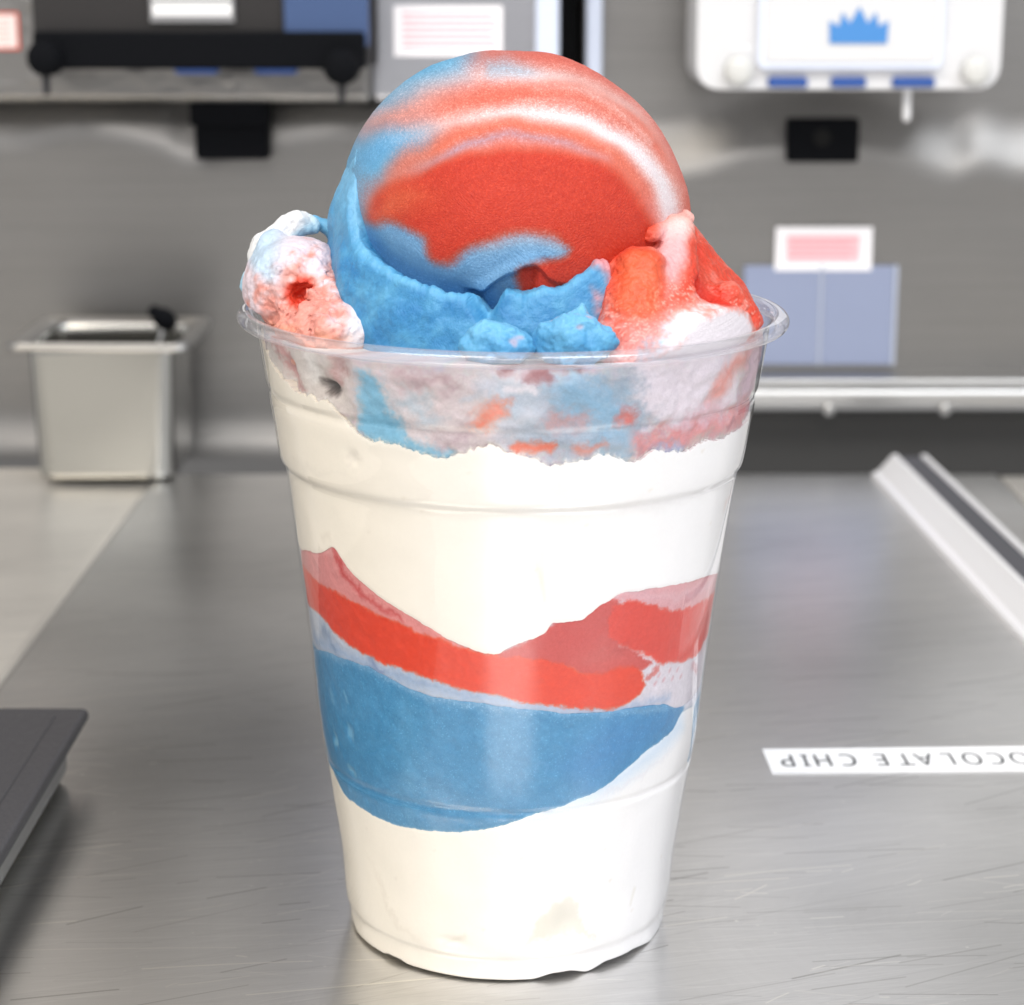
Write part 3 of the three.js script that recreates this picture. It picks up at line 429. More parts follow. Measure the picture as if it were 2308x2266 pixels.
const zoneList = { c: [], b: [], r: [], m: [] }; for (const f of wallFeatures) zoneList[f.zone].push(f);
const TW = 2048, TH = 1024, TY = 118;
// boundary heights per column, shared by the texture and the meshes
const bounds = [b1, b2, b4, b5].map((f) => { const a = new Float32Array(TW + 1); for (let i = 0; i <= TW; i++) a[i] = f((i / TW - 0.5) * 2 * Math.PI * RM); return a; });
for (const a of bounds) { for (let k = 0; k < 30; k++) a[k] = lerp((a[0] + a[TW]) / 2, a[k], k / 30), a[TW - k] = lerp((a[0] + a[TW]) / 2, a[TW - k], k / 30); a[TW] = a[0]; }
const boundAt = (k, u) => { const x = clamp(u, 0, 1) * TW, i = Math.min(TW - 1, Math.floor(x)); return lerp(bounds[k][i], bounds[k][i + 1], x - i); };
const fillMap = texture(TW, TH, (i, j) => {
  const s = ((i + 0.5) / TW - 0.5) * 2 * Math.PI * RM, y = ((j + 0.5) / TH) * TY;
  const g = hash2(i, j) - 0.5, g2 = hash2((i >> 1) + 7, (j >> 1) + 3) - 0.5, grain = g * 0.9 + g2 * 0.9;
  const wx = fbm(s * 0.45, y * 0.45, 1.5, 3), wy = fbm(s * 0.45, y * 0.45, 8.5, 3), fine = fbm(s * 1.7, y * 1.7, 4.4, 3);
  const lo = bounds[0][i], b = bounds[1][i], r = bounds[2][i], m = bounds[3][i];
  const zone = y < lo ? 'c' : y < b ? 'b' : y < r ? 'r' : y < m ? 'c' : 'm';
  let c;
  if (zone === 'c') { c = [...CREAM]; const w = smoothstep(s, -40, 34); c = mix3([248, 240, 222], [250, 249, 248], w); c = c.map((v) => v + fine * 1.5); }  // warm left to cool right: mixed lamp tint painted into the cream
  else if (zone === 'b') { c = BLUE.map((v, q) => v + fine * 7 + wx * 8 + (q < 2 ? 1 : 0.6) * grain * 9); }
  else if (zone === 'r') { c = mix3([202, 212, 226], [232, 225, 233], smoothstep(s, -20, 30)).map((v) => v + fine * 10 + grain * 8); }
  else { c = [206 + wx * 20, 192 + fine * 14, 194 + wy * 14].map((v) => v + grain * 6); }
  softer = zone === 'm' ? 1.9 : zone === 'r' ? 1.5 : 1.2;
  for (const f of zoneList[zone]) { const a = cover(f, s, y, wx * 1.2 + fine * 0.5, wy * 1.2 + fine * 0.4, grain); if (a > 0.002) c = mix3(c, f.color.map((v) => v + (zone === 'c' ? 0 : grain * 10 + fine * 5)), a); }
  if (zone === 'b' && g2 > 0.44 && g > 0.1) c = c.map((v) => v + 26); // ice sparkle
  if (zone === 'm') { const e = smoothstep(y - m, 0.9, 0); c = mix3(c, [240, 236, 232], e * (0.5 + 0.5 * clamp(fine * 2 + grain, -1, 1))); }
  if (zone === 'b') { const e = smoothstep(y - lo, 0.5, 0); c = mix3(c, [190, 214, 228], e * 0.6); }
  return zone === 'c' ? c.map((v) => toS(toLin(Math.min(255, v)) * 0.86)) : albedo(c);
});
const fillMat = ice({ map: fillMap, sheen: 0.1, bumpScale: 0.00005 });
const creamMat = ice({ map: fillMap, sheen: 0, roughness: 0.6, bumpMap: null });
// one layer: outer skin between two boundary curves, closed by a bottom and a top
function layer(lowFn, highFn, rows, relief, capLow, capHigh) {
  const n = 760, pos = [], uv = [], idx = [], W = n + 1, R = rows + 6;
  for (let r = 0; r <= R; r++) for (let i = 0; i <= n; i++) {
    const u = i / n, th = (u - 0.5) * 2 * Math.PI, s = th * RM, lo = lowFn(u), hi = highFn(u);
    let y, rad;
    if (r === 0) { y = capLow; rad = 0; } else if (r === 1) { y = lo + 0.15; rad = radiusAt(lo) - 3.5; } else if (r === R) { y = capHigh; rad = 0; } else if (r === R - 1) { y = hi - 0.15; rad = radiusAt(hi) - 3.5; }
    else { const t = clamp((r - 3) / rows, 0, 1); y = lerp(lo, hi, t); const edge = Math.min(y - lo, hi - y); rad = radiusAt(y) - 0.3 - 0.08 * (1 - smoothstep(edge, 0, 0.4)) - relief(s, y); }
    pos.push(Math.sin(th) * rad, y, Math.cos(th) * rad); uv.push(u, clamp(y, lo + 0.06, hi - 0.06) / TY);
  }
  for (let r = 0; r < R; r++) if (r !== 2 && r !== R - 3) for (let i = 0; i < n; i++) { const a = r * W + i; idx.push(a, a + 1, a + W, a + 1, a + W + 1, a + W); }
  const g = new THREE.BufferGeometry(); g.setAttribute('position', new THREE.Float32BufferAttribute(pos, 3)); g.setAttribute('uv', new THREE.Float32BufferAttribute(uv, 2)); g.setIndex(idx); g.computeVertexNormals();
  const N = g.attributes.normal; for (let r = 0; r <= R; r++) { const a = r * W, b = a + n; const v = [N.getX(a) + N.getX(b), N.getY(a) + N.getY(b), N.getZ(a) + N.getZ(b)], l = Math.hypot(...v) || 1; N.setXYZ(a, v[0] / l, v[1] / l, v[2] / l); N.setXYZ(b, v[0] / l, v[1] / l, v[2] / l); }
  return inMetres(g);
}
const dent = (s, y, s0, y0, rs, ry, d) => d * Math.exp(-(((s - s0) / rs) ** 2) - ((y - y0) / ry) ** 2);
const topOf = (u) => 112.2 + 0.7 * fbm(Math.cos(u * 6.2832) * 3, Math.sin(u * 6.2832) * 3, 2, 3);
const filling = thing('layered_filling', 'filling of white custard with blue and red ice layers inside the clear cup', 'frozen dessert', cupAt); filling.rotation.z = CUP_TILT;
const arch = (th) => 0.95 * smoothstep(th, 8, 17) * smoothstep(th, 30, 22) + 1.0 * smoothstep(th, 29, 38) * smoothstep(th, 66, 50) + 0.45 * smoothstep(th, -50, -46) * smoothstep(th, -37, -41); // scalloped foot of the cup
const baseRag = (u) => 0.25 + 0.9 * arch((u - 0.5) * 360);
const softCream = (s, y) => 0.15 * (0.5 + fbm(s * 0.12, y * 0.12, 6, 2)) + dent(s, y, 13, 11, 3, 3, 0.5) + dent(s, y, -25.6, 94.9, 1.2, 1.2, 0.5) + dent(s, y, 4.6, 76.5, 0.5, 4, 0.35) + dent(s, y, -12, 7.2, 3, 0.8, 0.4);
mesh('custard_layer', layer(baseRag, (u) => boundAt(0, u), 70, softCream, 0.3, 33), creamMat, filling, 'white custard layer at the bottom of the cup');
mesh('blue_ice_layer', layer((u) => boundAt(0, u), (u) => boundAt(1, u), 50, (s, y) => 0.1 + 0.15 * fbm(s * 0.3, y * 0.3, 2, 3) + dent(s, y, -42, 39.5, 0.9, 1.2, 0.5) + dent(s, y, -35, 43, 0.9, 1.2, 0.5) + dent(s, y, -36, 35.2, 1, 0.6, 0.5), 33.3, 52), fillMat, filling, 'blue ice layer curving across the lower cup');
mesh('red_ice_layer', layer((u) => boundAt(1, u), (u) => boundAt(2, u), 50, (s, y) => 0.15 + 0.2 * Math.abs(fbm(s * 0.25, y * 0.25, 12, 3)) + dent(s, y, 20, 60.5, 6, 2, 0.4), 52.4, 70), fillMat, filling, 'red ice layer with pale pink frost above the blue');
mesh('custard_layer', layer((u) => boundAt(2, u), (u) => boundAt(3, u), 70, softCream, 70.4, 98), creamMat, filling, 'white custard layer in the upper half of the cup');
mesh('mixed_ice_layer', layer((u) => boundAt(3, u), topOf, 60, (s, y) => 0.55 + 0.8 * Math.max(-0.35, fbm(s * 0.2, y * 0.2, 21, 3)) * smoothstep(y, 112.5, 109) + dent(s, y, -30, 106.2, 2.4, 1.4, 3.2) + dent(s, y, 3.4, 111.6, 6, 1.6, 3) + dent(s, y, -40, 107.5, 2, 4, 1.4) + dent(s, y, -26.5, 109.5, 2, 2, 1.6), 98.4, 110), fillMat, filling, 'red, blue and white ice mixed together below the rim');

// ---------------------------------------------------------------- ice scoop on top (local frame = cup frame, mm)
const LIP = [[-180, 118], [-135, 130], [-115, 142], [-95, 148], [-84, 147.5], [-78, 144.5], [-71, 139.6], [-65, 135.4], [-60, 131.2], [-54, 128], [-44, 125.4], [-36, 124.2], [-28, 122.8], [-20, 121.8], [-15, 121.8], [-12.5, 121], [-10, 119.6], [-8.2, 118.6], [-6.4, 120], [-4.8, 121.8], [-3, 122.8], [2, 122.2], [8, 122.6], [14, 123], [18, 124.2], [22, 125.6], [27, 127.4], [32, 127], [60, 118], [180, 118]];
const BALL = [0.5, 129.0, -1], BR = 30.1;
const ballRadius = (X, Y, Z) => BR * (1 + 0.05 * smoothstep(-0.72 * X + 0.69 * Y, 0.62, 1.0) + 0.018 * fbm(X * 1.9, Y * 1.6, Z * 1.6, 2));
const ballFeatures = prepare([
  { poly: [[-120, 110], [-20, 110], [-30, 84], [-52, 73], [-72, 58], [-86, 42], [-90, 15], [-88, -10], [-86, -60], [-130, -60]], soft: 8, color: [104, 184, 230], grain: 5 },
  { poly: [[-98, 62], [-60, 72], [-44, 60], [-60, 40], [-78, 22], [-92, 26]], soft: 7, color: [108, 182, 228], grain: 5, warp: 3 },
  { line: [[-95, 52, 3, 0.3], [-69, 62, 5, 0.9], [-51, 67, 5, 0.8], [-30, 72, 3, 0.4]], soft: 7, color: [236, 178, 168], grain: 6, warp: 3 },
  { line: [[-86, 38, 3, 0.9], [-68, 46, 6, 1], [-56, 46, 5, 0.9]], soft: 6, color: [106, 176, 226], grain: 4, warp: 2 },
  { line: [[102, 9, 9], [96, 38, 9], [79, 69, 9], [49, 91, 8], [13, 101, 7, 0.9], [-14, 99, 6, 0.7]], soft: 4, color: [228, 104, 86], grain: 6 },
  { line: [[93, 22, 2, 0.8], [73, 60, 3.4, 1], [48, 77, 4.4, 1], [21, 85, 5, 0.95], [-8, 87, 5, 0.8], [-33, 83, 4, 0.5], [-54, 75, 3, 0.2]], soft: 4, color: [246, 226, 228], grain: 5 },
  { line: [[-20, 92, 3, 0.8], [-2, 90, 3, 0.7], [10, 89, 2, 0.2]], soft: 5, color: [150, 200, 232], grain: 6, warp: 3 },
  { line: [[94, 14, 4], [83, 41, 4], [62, 65, 4.6], [36, 76, 4.4], [4, 77, 4.4, 0.95], [-27, 73, 5, 0.8], [-51, 64, 6, 0.65], [-76, 56, 5, 0.35], [-91, 47, 4, 0.1]], soft: 4, color: [230, 112, 90], grain: 5, warp: 1 },
  { line: [[76, 50, 1.2], [58, 67, 1.5], [36, 79, 1.5], [10, 80, 1.2, 0.5]], soft: 2, alpha: 0.6, color: [244, 205, 202], grain: 3 },
  { line: [[73, 46, 1], [55, 63, 1.2], [30, 73.5, 1.2], [0, 74, 1, 0.3]], soft: 1.6, alpha: 0.5, color: [238, 170, 160], grain: 3 },
  { line: [[90, -3, 6], [88, 12, 6.6], [81, 29, 6.4], [65, 46, 6], [41, 59, 5.6], [16, 66, 4.6], [-8, 66, 4, 0.9], [-33, 62, 4, 0.65], [-54, 55, 4, 0.35], [-76, 43, 3, 0]], soft: 3.6, color: [250, 236, 240], grain: 4, warp: 0.8 },
  { line: [[-80, 18, 3, 0], [-70, 30, 5, 0.6], [-54, 43, 6, 0.85], [-30, 53, 4.6, 1], [-2, 57, 4, 1], [28, 54, 3.6, 0.95], [53, 42, 3.4, 0.8], [72, 20, 3, 0.4]], soft: 4, color: [230, 112, 84], grain: 5, warp: 1.5 },
  { line: [[-60, 31, 2.4, 0.3], [-42, 42, 3, 0.9], [-27, 49, 2.6, 1], [-5, 53, 2.2, 0.9], [25, 50, 2.2, 0.8], [50, 39, 2, 0.4]], soft: 3, alpha: 0.85, color: [184, 158, 182], grain: 5, warp: 1.5 },
  { line: [[80, -6, 5, 0.7], [76, 8, 5, 0.6], [70, 18, 4, 0.2]], soft: 5, color: [236, 130, 122], grain: 4 },
  // the large red field and the blue tongues under it
  { poly: [[-88, 7], [-82, 18], [-63, 28], [-42, 39], [-20, 43], [10, 45], [35, 42], [56, 32], [68, 18], [76, 6], [79, -3], [80, -30], [60, -60], [-70, -60], [-90, -30]], smooth: true, soft: 3, color: [208, 50, 20], grain: 3, warp: 1 },
  { line: [[-84, 8, 3, 0.8], [-66, 16, 6, 0.7], [-48, 20, 5, 0.2]], soft: 6, color: [226, 104, 62], grain: 4, warp: 2 },
  { poly: [[-100, 2], [-85, 2], [-76, 4.5], [-63, -1], [-54, -6], [-50, -14], [-46, -20], [-36, -19], [-20, -11], [-2, -5], [19, -6], [28, -10], [26, -15], [10, -22], [0, -30], [10, -90], [-100, -90]], smooth: true, soft: 3.2, color: [112, 166, 212], grain: 3, warp: 1.4 },
  { line: [[-30, -16, 1.5, 0.2], [-18, -12, 3, 0.7], [0, -7, 3.4, 0.9], [18, -8, 3.4, 0.8], [25, -12, 2]], soft: 4, color: [158, 192, 222], grain: 3 },
  { line: [[-90, -8, 4], [-82, -24, 6], [-62, -36, 7], [-40, -42, 7], [-20, -46, 8]], soft: 6, color: [70, 138, 202], grain: 2, warp: 1.5 },  // shade behind the collar lip painted as darker blue
  { poly: [[4, -50], [22, -33], [35, -34], [56, -24], [60, -50]], soft: 3, color: [214, 66, 40], warp: 1 },
]);
softer = 1.5;
const BT = 1536;
const ballMap = texture(BT, BT, (i, j) => {
  const a = ((i + 0.5) / BT) * 2 - 1, b = ((j + 0.5) / BT) * 2 - 1, q = Math.hypot(a, b), rho = q * Math.PI, ca = a / (q || 1), cb = b / (q || 1);
  if (q > 1.01) return albedo([200, 120, 110]);
  const r = (100 * (rho < Math.PI / 2 ? Math.sin(rho) : 1 + 0.25 * (rho - Math.PI / 2))) / (1 - 0.079 * Math.max(0, Math.cos(rho))), x = ca * r, y = cb * r;
  const g = hash2(i, j) - 0.5, g2 = hash2((i >> 1) + 5, (j >> 1) + 9) - 0.5, g3 = hash2(Math.floor(i / 3) + 5, Math.floor(j / 3) + 9) - 0.5, grain = g * 0.7 + g2 * 0.8 + g3 * 0.5;
  const wx = fbm(x * 0.035, y * 0.035, 3, 2) * 2.4, wy = fbm(x * 0.035, y * 0.035, 9, 2) * 2.4, fine = fbm(x * 0.16, y * 0.16, 2, 3);
  let c = [226, 120, 104];
  for (const f of ballFeatures) { const k = cover(f, x, y, wx, wy, grain * 0.45); if (k > 0.002) c = mix3(c, f.color, k); }
  const frost = smoothstep(y + fine * 14, 30, 95) * 0.5; // grain and bright specks grow stronger towards the top
  const sp = grain > 0.42 ? 1 : 0;
  c = c.map((v, k) => v + grain * (11 + frost * 20) + fine * 5 + sp * (10 + 24 * frost));
  return albedo(c);
});
function ballGeometry() {
  const nr = 300, ns = 480, pos = [], uv = [], idx = [];
  for (let r = 0; r <= nr; r++) for (let s = 0; s <= ns; s++) {
    const rho = (Math.pow(r / nr, 0.9)) * Math.PI * 0.98 + 1e-4, ph = (s / ns) * 2 * Math.PI, X = Math.sin(rho) * Math.cos(ph), Y = Math.sin(rho) * Math.sin(ph), Z = Math.cos(rho);
    let R = ballRadius(X, Y, Z);
    // grooves that the scoop dragged along the swirl
    const arc = Math.hypot(X * 0.98 - 0.02, Y + 0.12), up = smoothstep(Y, 0.02, 0.4) * smoothstep(Z, -0.3, 0.2);
    R += up * (0.24 * N3(arc * 13, 2.5, 0) + 0.03 * N3(arc * 26, 7.5, 0));
    // undercut below the blue lip, front and low
    const pole = 100 / (1 - 0.079 * Math.max(0, Z)), x = X * pole, y = Y * pole, lip = curveAt([[-60, -38], [-46, -33], [-30, -36], [-22, -37], [-8, -28], [10, -21.5], [20, -30], [35, -34], [60, -22]], x);
    if (Z > 0) { const cut = 0.38 * smoothstep(lip - y + 1.5 * fbm(x * 0.1, 1, 1, 3), -0.8, 2.5) * smoothstep(x, -34, -24) * smoothstep(x, 42, 30) * (1 - 0.7 * smoothstep(x, 8, 14)); R -= cut * 4.6; R += 0.7 * smoothstep(y, lip + 9, lip) * smoothstep(x, -34, -20) * smoothstep(x, 26, 10) * (1 - cut); }
    { // the ball draws back behind the torn collar, which leaves a groove
      const Yc = Y * 0.9934 + Z * 0.1147, Zc = Z * 0.9934 - Y * 0.1147, th = (Math.atan2(X, Zc) * 180) / Math.PI;
      R -= 1.1 * smoothstep(curveAt(LIP, th) + 4.5 - (BALL[1] + R * Yc), 0, 5.5) * smoothstep(th, -66, -50) * smoothstep(th, -9, -18) * smoothstep(BALL[1] + R * Yc, 138, 132);
    }
    R += 0.14 * Math.max(0, N3(X * 22, Y * 22, Z * 22) - 0.25);
    pos.push(X * R, Y * R, Z * R); uv.push(0.5 + 0.5 * (rho / Math.PI) * Math.cos(ph), 0.5 + 0.5 * (rho / Math.PI) * Math.sin(ph));
  }
  const W = ns + 1; for (let r = 0; r < nr; r++) for (let s = 0; s < ns; s++) { const a = r * W + s; idx.push(a, a + W, a + 1, a + 1, a + W, a + W + 1); }
  const g = new THREE.BufferGeometry(); g.setAttribute('position', new THREE.Float32BufferAttribute(pos, 3)); g.setAttribute('uv', new THREE.Float32BufferAttribute(uv, 2)); g.setIndex(idx); g.computeVertexNormals();
  const N = g.attributes.normal; for (let r = 0; r <= nr; r++) { const a = r * W, b = a + ns, v = [N.getX(a) + N.getX(b), N.getY(a) + N.getY(b), N.getZ(a) + N.getZ(b)], l = Math.hypot(...v) || 1; N.setXYZ(a, v[0] / l, v[1] / l, v[2] / l); N.setXYZ(b, v[0] / l, v[1] / l, v[2] / l); }
  return inMetres(g);
}
const scoop = thing('ice_scoop', 'big round scoop of red, white and blue swirled ice on top of the cup', 'ice scoop', cupAt); scoop.rotation.z = CUP_TILT;
const ball = mesh('scoop_ball', ballGeometry(), ice({ map: ballMap, bumpScale: 0.0002, bumpMap: (() => { const t = grainMap.clone(); t.repeat.set(11, 11); t.needsUpdate = true; return t; })() }), scoop);
ball.position.set(BALL[0] * MM, BALL[1] * MM, BALL[2] * MM); ball.rotation.x = -0.115;

// torn collar of blue ice pressed out round the foot of the scoop
const ballAtHeight = (y) => Math.sqrt(Math.max(0, BR * BR - (y - BALL[1]) ** 2));
function collar(x, y, z) {
  const X = x - BALL[0], Z = z - BALL[2], rho = Math.hypot(X, Z), th = (Math.atan2(X, Z) * 180) / Math.PI;
  const rough = Math.abs(rho - 34) < 14;
  const top = curveAt(LIP, th) + (rough ? 0.55 * fbm(th * 0.16, y * 0.05, 3, 3) + 0.35 * N3(th * 0.9, rho * 0.4, 1) : 0);
  const high = smoothstep(top, 128, 140), edge = lerp(-6.5, -13.5, smoothstep(y, 114, 122.5)), left = smoothstep(th, edge + 1.4, edge - 3), w = lerp(lerp(2.2, 3.3, left), 1.4, high);
  const yl = Math.min(top, 134), drop = Math.max(0, yl - y), out = Math.max(ballAtHeight(Math.max(y, BALL[1] - 4)), ballAtHeight(y) * 0.7) + w;
  const q = Math.hypot(X, y - BALL[1], Z) || 1, dHigh = q - ballRadius(X / q, (y - BALL[1]) / q, Z / q) - lerp(2.4, -0.35, smoothstep(y, 129, 141.5)) * (1 - 0.5 * smoothstep(y, top - 2, top));
  let r = out + drop * lerp(0.42, 0.34, left) - 0.012 * drop * drop - (1 - left) * 0.8;
  r = Math.min(r, 42.8 - 0.0 * y); r -= 0.7 * smoothstep(y, top - 1.2, top + 0.4);
  let d = smax(lerp((rho - r) * 0.86, dHigh, smoothstep(y, 124, 131) * smoothstep(th, -30, -50)), (y - top + 0.4 * clamp(r - 0.9 - rho, 0, 9) * smoothstep(th, -72, -55) * left) * 0.7, 0.3);
  if (rough && Math.abs(d) < 9) {
    d += 0.28 * fbm(x * 0.22, y * 0.22, z * 0.22, 3) + 0.1 * N3(x * 1.1, y * 1.1, z * 1.1);
  }
  return smax(d, smax(105.5 - y, smax(th - 29, -150 - th, 0.5) * 0.45, 0.4), 0.4);
}
const clipR = (y) => (y < 112 ? radiusAt(Math.max(y, 100)) - 2 : lerp(radiusAt(112) - 2, 44.3, smoothstep(y, 112, 114.5)));
const blueTone = (x, y, z, lip) => {
  const f = fbm(x * 0.25, y * 0.25, z * 0.25, 4), g = N3(x * 2.6, y * 2.6, z * 2.6);
  let c = [72 + f * 28, 154 + f * 24, 207 + f * 14];
  c = mix3(c, [128, 200, 240], lip); return c.map((v) => v + g * 9);
};
mesh('torn_collar', meshField(collar, [-45, 105, -6], [21, 150, 46], 0.42, (x, y, z) => {
  const th = (Math.atan2(x - BALL[0], z - BALL[2]) * 180) / Math.PI, top = curveAt(LIP, th), lip = smoothstep(y, top - 1.5, top - 0.1) * 0.5;
  let c = blueTone(x, y, z, lip); c = mix3(c, [132, 196, 236].map((v) => v + 16 * N3(x * 2.6, y * 2.6, z * 2.6)), smoothstep(y, 124, 140) * 0.95); c = mix3(c, [232, 150, 156], smoothstep(th + 6 * fbm(x * 0.3, y * 0.3, z * 0.3, 3), 21, 30)); return c;
}), iceVertex, scoop);

// red shoulder of ice running from the ball down to the right of the rim
const SLOPE = [[104, 43.4], [112, 43.6], [114, 43.6], [116, 42.6], [119.7, 40.4], [123.5, 36.8], [129.7, 31.6], [133, 29], [140, 24]];
function shoulder(x, y, z) {
  const X = x, Z = z, rho = Math.hypot(X, Z), th = (Math.atan2(X, Z) * 180) / Math.PI;
  const face = lerp(0.84, 1, smoothstep(th, 38, 88));
  let d = (rho - curveAt(SLOPE, y) * face) * 0.7;
  d = smax(d, (28 - th) * 0.5, 1.5); d = smax(d, (th - 150) * 0.5, 1); d = smax(d, (y - 131.5) * 0.8, 1.2);
  if (d > 14) return d;
  d = smin(d, cap(x, y, z, [20.8, 125.6, 24.5], [18.4, 112, 31.5], 3.9, 6.4), 2.6);   // rounded lobe
  d = smin(d, cap(x, y, z, [27.4, 130.2, 14.5], [24.6, 112, 28], 3.2, 7), 3.4); // tall ridge
  d = smin(d, cap(x, y, z, [22.4, 130.4, 20.5], [29.2, 132, 9], 1.3, 1.5), 0.8);   // torn rim at its top
  d = smin(d, ell(x, y, z, [30.5, 111.6, 23.5], [13.2, 8.6, 13]), 3.2);              // frosted mound at the rim
  d = smin(d, cap(x, y, z, [36.5, 119.5, 14], [41.8, 112.5, 11], 2.6, 2.6), 2);
  d = smax(d, -ell(x, y, z, [33.5, 121.6, 21], [4.4, 2.6, 4.6]), 1);              // hollow
  d = smax(d, -ell(x, y, z, [21, 131, 25], [3, 2.2, 4]), 0.8);
  if (Math.abs(d) < 3) d += 0.3 * fbm(x * 0.3, y * 0.3, z * 0.3, 4) + 0.16 * N3(x * 1.3, y * 1.3, z * 1.3);
  const wall = rho - clipR(y); d = smax(d, wall, 0.6);
  return smax(d, 105.5 - y, 0.4);
}
mesh('shoulder', meshField(shoulder, [10, 105, -12], [46, 135.5, 42], 0.36, (x, y, z) => {
  const f = fbm(x * 0.22, y * 0.22, z * 0.22, 4), g = N3(x * 2.8, y * 2.8, z * 2.8), k = fbm(x * 0.7, y * 0.7, z * 0.7, 3);
  let c = [230, 80 + f * 16, 56 + f * 16];
  c = mix3(c, [236, 142, 134], smoothstep(f + k * 0.4, 0.0, 0.6) * 0.5);
  const ridge = cap(x, y, z, [26.8, 132, 18.5], [21.6, 111, 33], 0.4, 1.2); c = mix3(c, [245, 190, 196], smoothstep(ridge + f, 3.4, 0.4) * 0.9);
  c = mix3(c, [238, 152, 148], smoothstep(120.5 - y + 3 * f + 2 * k, 0, 6) * smoothstep(x, 29, 19) * 0.85);
  const md = ell(x, y, z, [28.6, 111.4, 25.5], [15, 8.2, 12]); c = mix3(c, mix3([247, 240, 246], [166, 210, 236], smoothstep(x + 2 * f, 27, 20)), smoothstep(md + f * 1.4 + g * 0.5 + k * 0.8, 2.2, -0.6));
  c = mix3(c, [246, 208, 198], smoothstep(g + k * 0.6, 0.1, 0.5) * smoothstep(Math.abs(md - 2.4), 3.4, 0.6) * 0.55);
  c = mix3(c, [250, 226, 222], smoothstep(y, 128.6, 132) * smoothstep(x, 22, 27) * 0.7);
  const hollow = ell(x, y, z, [33.5, 121.6, 21], [4.8, 3.2, 5]); c = mix3(c, [226, 52, 32], smoothstep(hollow, 1, -0.4));
  c = mix3(c, [230, 100, 52], smoothstep(cap(x, y, z, [20.6, 126, 28], [19.8, 121, 31], 1, 1), 4.5, 1) * 0.7);
  return c.map((v) => v + g * 12);
}), iceVertex, scoop);

// loose flakes of blue ice against the rim
for (const [c, r, tip] of [[[-2.4, 114.6, 38.2], [5.8, 3.6, 3.4], [-4.4, 118, 37.6]], [[9.4, 115.2, 37], [6.4, 4.4, 3.4], [11, 121, 36]]])
  mesh('ice_flake', meshField((x, y, z) => { let d = ell(x, y, z, c, r); d = smin(d, cap(x, y, z, [c[0] + 0.4, c[1] + 1, c[2]], tip, 2.4, 0.5), 1); return d + 0.75 * fbm(x * 0.26, y * 0.26, z * 0.26 + c[0], 3) + 0.08 * N3(x * 1.4, y * 1.4, z * 1.4); },
    [c[0] - 9, c[1] - 6, c[2] - 6], [c[0] + 9, c[1] + 8, c[2] + 6], 0.26, (x, y, z) => { let k = blueTone(x, y, z, 0.25 + 0.5 * smoothstep(y, c[1], c[1] + 4)); return mix3(k, [226, 180, 196], smoothstep(fbm(x * 0.3 + 4, y * 0.3, z * 0.3, 2), 0.42, 0.7) * 0.6); }), iceVertex, scoop);

// crumbly pink lump on the left of the rim
const lump = thing('ice_lump', 'crumbly pink and white lump of ice leaning on the left of the cup rim', 'ice lump', cupAt); lump.rotation.z = CUP_TILT;
function lumpField(x, y, z) {
  let d = ell(x, y, z, [-37.4, 118.6, 5], [9.4, 9.2, 10]);
  d = smin(d, ell(x, y, z, [-30, 113.4, 19], [8, 5, 7]), 3); d = smin(d, ell(x, y, z, [-35.2, 111.6, 16], [6, 4.6, 8]), 2);
  d = smin(d, cap(x, y, z, [-45.6, 118, 3], [-42, 126, 2], 2.4, 2.6), 1.2);
  d = smin(d, ell(x, y, z, [-31.5, 116.5, 13.5], [5, 5.4, 7]), 2.5);
  if (d < 14) {
    d = smax(d, -ell(x, y, z, [-36, 119.2, 15.2], [1.7, 1.7, 2.6]), 0.6);
    const core = smoothstep(Math.hypot(x + 37, y - 117.5), 12, 5) * smoothstep(z, 3, 9);
    d += lerp(0.25, 0.85, core) * fbm(x * 0.3, y * 0.3, z * 0.3, 3) + lerp(0.08, 0.22, core) * N3(x * 1.2, y * 1.2, z * 1.2);
    const rho = Math.hypot(x, z); d = smax(d, rho - (y > 114.5 ? lerp(44.3, 47.4, smoothstep(y, 114.5, 116.5)) : clipR(y)), 0.6);
  }
  return smax(d, 106 - y, 0.4);
}
mesh('lump_core', meshField(lumpField, [-50, 106, -8], [-20, 133, 30], 0.33, (x, y, z) => {
  const f = fbm(x * 0.35, y * 0.35, z * 0.35, 4), g = N3(x * 2.4, y * 2.4, z * 2.4), q = Math.hypot(x + 36, (y - 117) * 1.1);
  let c = mix3([238, 158, 144], [236, 218, 226], smoothstep(q + f * 5, 4.5, 10.5)); c = mix3(c, [236, 150, 118], smoothstep(115.8 - y + 2 * f, 0, 3) * smoothstep(z, 6, 12) * 0.8);
  c = mix3(c, [226, 70, 46], smoothstep(ell(x, y, z, [-36, 119.2, 14.2], [2.6, 2.6, 4.4]) + f * 0.7, 0.7, -0.5));
  c = mix3(c, [190, 220, 242], smoothstep(y - 119.5 + 0.6 * (x + 42), 0, 3) * smoothstep(x, -37, -43) * 0.85);
  c = mix3(c, [238, 242, 248], smoothstep(x, -29.5, -26) * smoothstep(116, 112, y) * 0.8);
  return c.map((v) => v + g * 12 + f * 8);
}), iceVertex, lump);
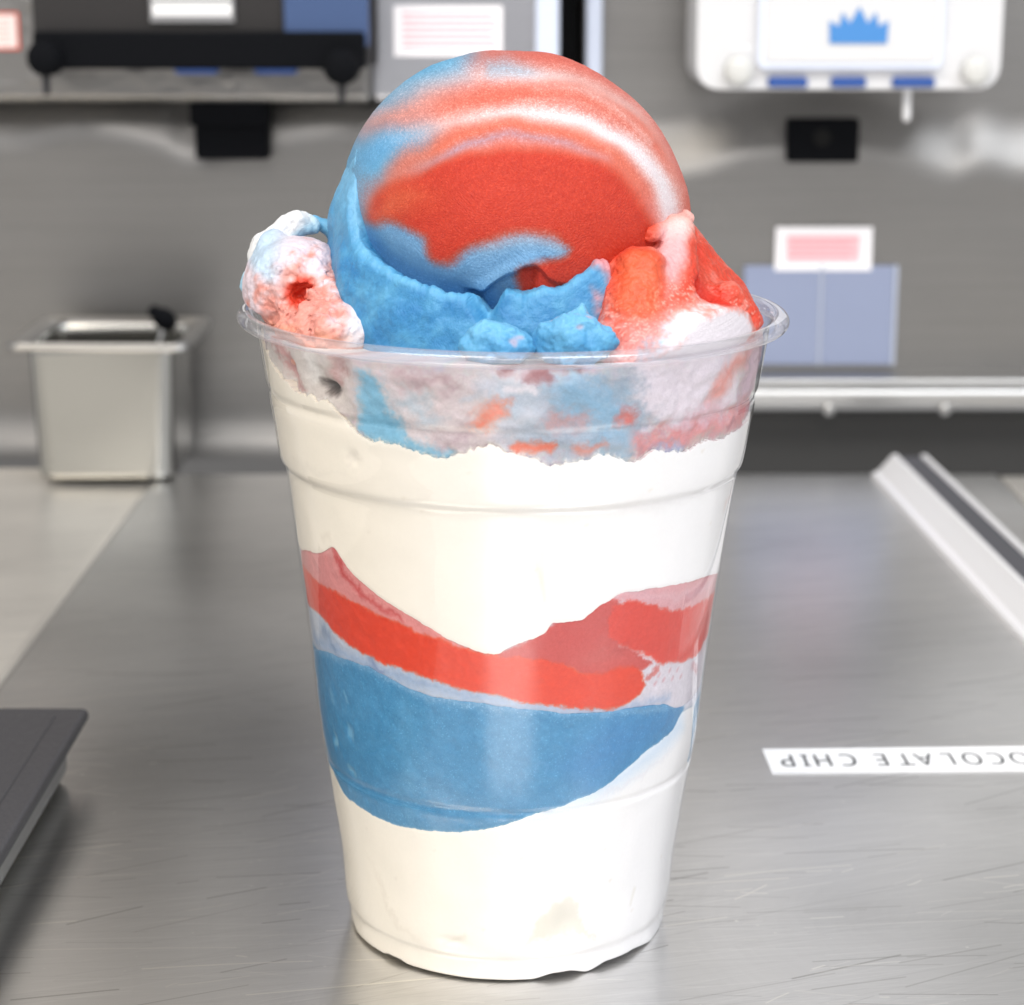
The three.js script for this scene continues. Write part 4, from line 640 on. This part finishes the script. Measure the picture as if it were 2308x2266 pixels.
mesh('lump_cap', meshField((x, y, z) => {
  let d = cap(x, y, z, [-46, 118.5, 1], [-43.6, 124.6, -1], 1.9, 2.6); d = smin(d, cap(x, y, z, [-43.6, 124.6, -1], [-38.4, 129.2, -2.5], 2.6, 2.4), 1.5); d = smin(d, cap(x, y, z, [-38.4, 129.2, -2.5], [-35.4, 128.6, -3], 2.2, 1.4), 0.8);
  return d + 0.45 * fbm(x * 0.3, y * 0.3, z * 0.3, 3) + 0.2 * N3(x * 1.1, y * 1.1, z * 1.1);
}, [-51, 114, -8], [-31, 134, 7], 0.3, (x, y, z) => mix3([176, 220, 244], [250, 251, 252], smoothstep(y - 0.7 * (x + 43) + 1.5 * fbm(x * 0.3, y * 0.3, z * 0.3, 2), 122.5, 126.5))), iceVertex, lump, 'white and pale blue ridge over the lump');
mesh('ice_flake', meshField((x, y, z) => smin(cap(x, y, z, [-31, 127.5, -4], [-35.6, 129.2, -6], 1.8, 1), cap(x, y, z, [-31, 127, -4], [-31, 131, -6], 1.6, 0.8), 0.8) + 0.35 * fbm(x * 0.4, y * 0.4, z * 0.4, 3), [-39, 122, -11], [-26, 135, 1], 0.3, (x, y, z) => blueTone(x, y, z, 0.8)), iceVertex, scoop);

// ---------------------------------------------------------------- clear plastic cup
const cup = thing('plastic_cup', 'clear tapered plastic cup with rolled rim standing on the steel counter', 'cup', cupAt); cup.rotation.z = CUP_TILT;
const plastic = new THREE.MeshPhysicalMaterial({ color: new THREE.Color(0.97, 0.97, 0.98), transmission: 0.985, thickness: 0, roughness: 0.03, ior: 1.5, specularIntensity: 1 });
const lathe = (pts, seg = 256) => new THREE.LatheGeometry(pts.map(([r, y]) => new THREE.Vector2(r, y)), seg);
{
  const pts = [[29.0, 0.1], [29.5, 0.5]]; for (let y = 1; y < 110; y += 0.6) pts.push([radiusAt(y), y]); pts.push([44.7, 110], [44.95, 111.6], [45.1, 113.2]);
  const g = lathe(pts), p = g.attributes.position;
  for (let i = 0; i < p.count; i++) { const y = p.getY(i), th = (Math.atan2(p.getX(i), p.getZ(i)) * 180) / Math.PI; if (y < 3) p.setY(i, y + arch(th) * (1 - y / 3)); }
  g.computeVertexNormals(); mesh('cup_wall', inMetres(g), plastic, cup);
  mesh('cup_base', inMetres(lathe([[0, 0.9], [25, 0.9], [27.4, 0.6], [28.9, 0.15]], 128)), plastic, cup);
  const rim = []; rim.push([45.1, 113.2], [45.3, 114.2], [45.8, 114.8]); for (let a = 125; a >= -150; a -= 12) rim.push([47.0 + 1.45 * Math.cos((a * Math.PI) / 180), 113.9 + 1.35 * Math.sin((a * Math.PI) / 180)]);
  mesh('cup_rim', inMetres(lathe(rim)), new THREE.MeshPhysicalMaterial({ color: new THREE.Color(0.95, 0.95, 0.97), transmission: 0.9, thickness: 0, roughness: 0.025, ior: 1.55 }), cup);
}

// ---------------------------------------------------------------- ceiling lights (out of the picture, they light it)
for (const [x, y, z, w, d, power, tint, text] of LAMPS) {
  const t = thing('ceiling_light', text, 'ceiling light', [x * 1000, y * 1000, z * 1000]);
  mesh('lamp_housing', new THREE.BoxGeometry(w + 0.06, 0.05, d + 0.06).translate(0, 0.03, 0), whitePlastic, t);
  mesh('lamp_panel', new THREE.BoxGeometry(w, 0.004, d).translate(0, 0.002, 0), new THREE.MeshStandardMaterial({ color: 0xffffff, emissive: new THREE.Color(...tint), emissiveIntensity: 1.2 }), t);
  const L = new THREE.RectAreaLight(new THREE.Color(...tint), power, w, d); L.name = 'lamp_light'; L.position.set(0, -0.004, 0); L.rotation.x = -Math.PI / 2; t.add(L);
}
renderer.render(scene, camera);
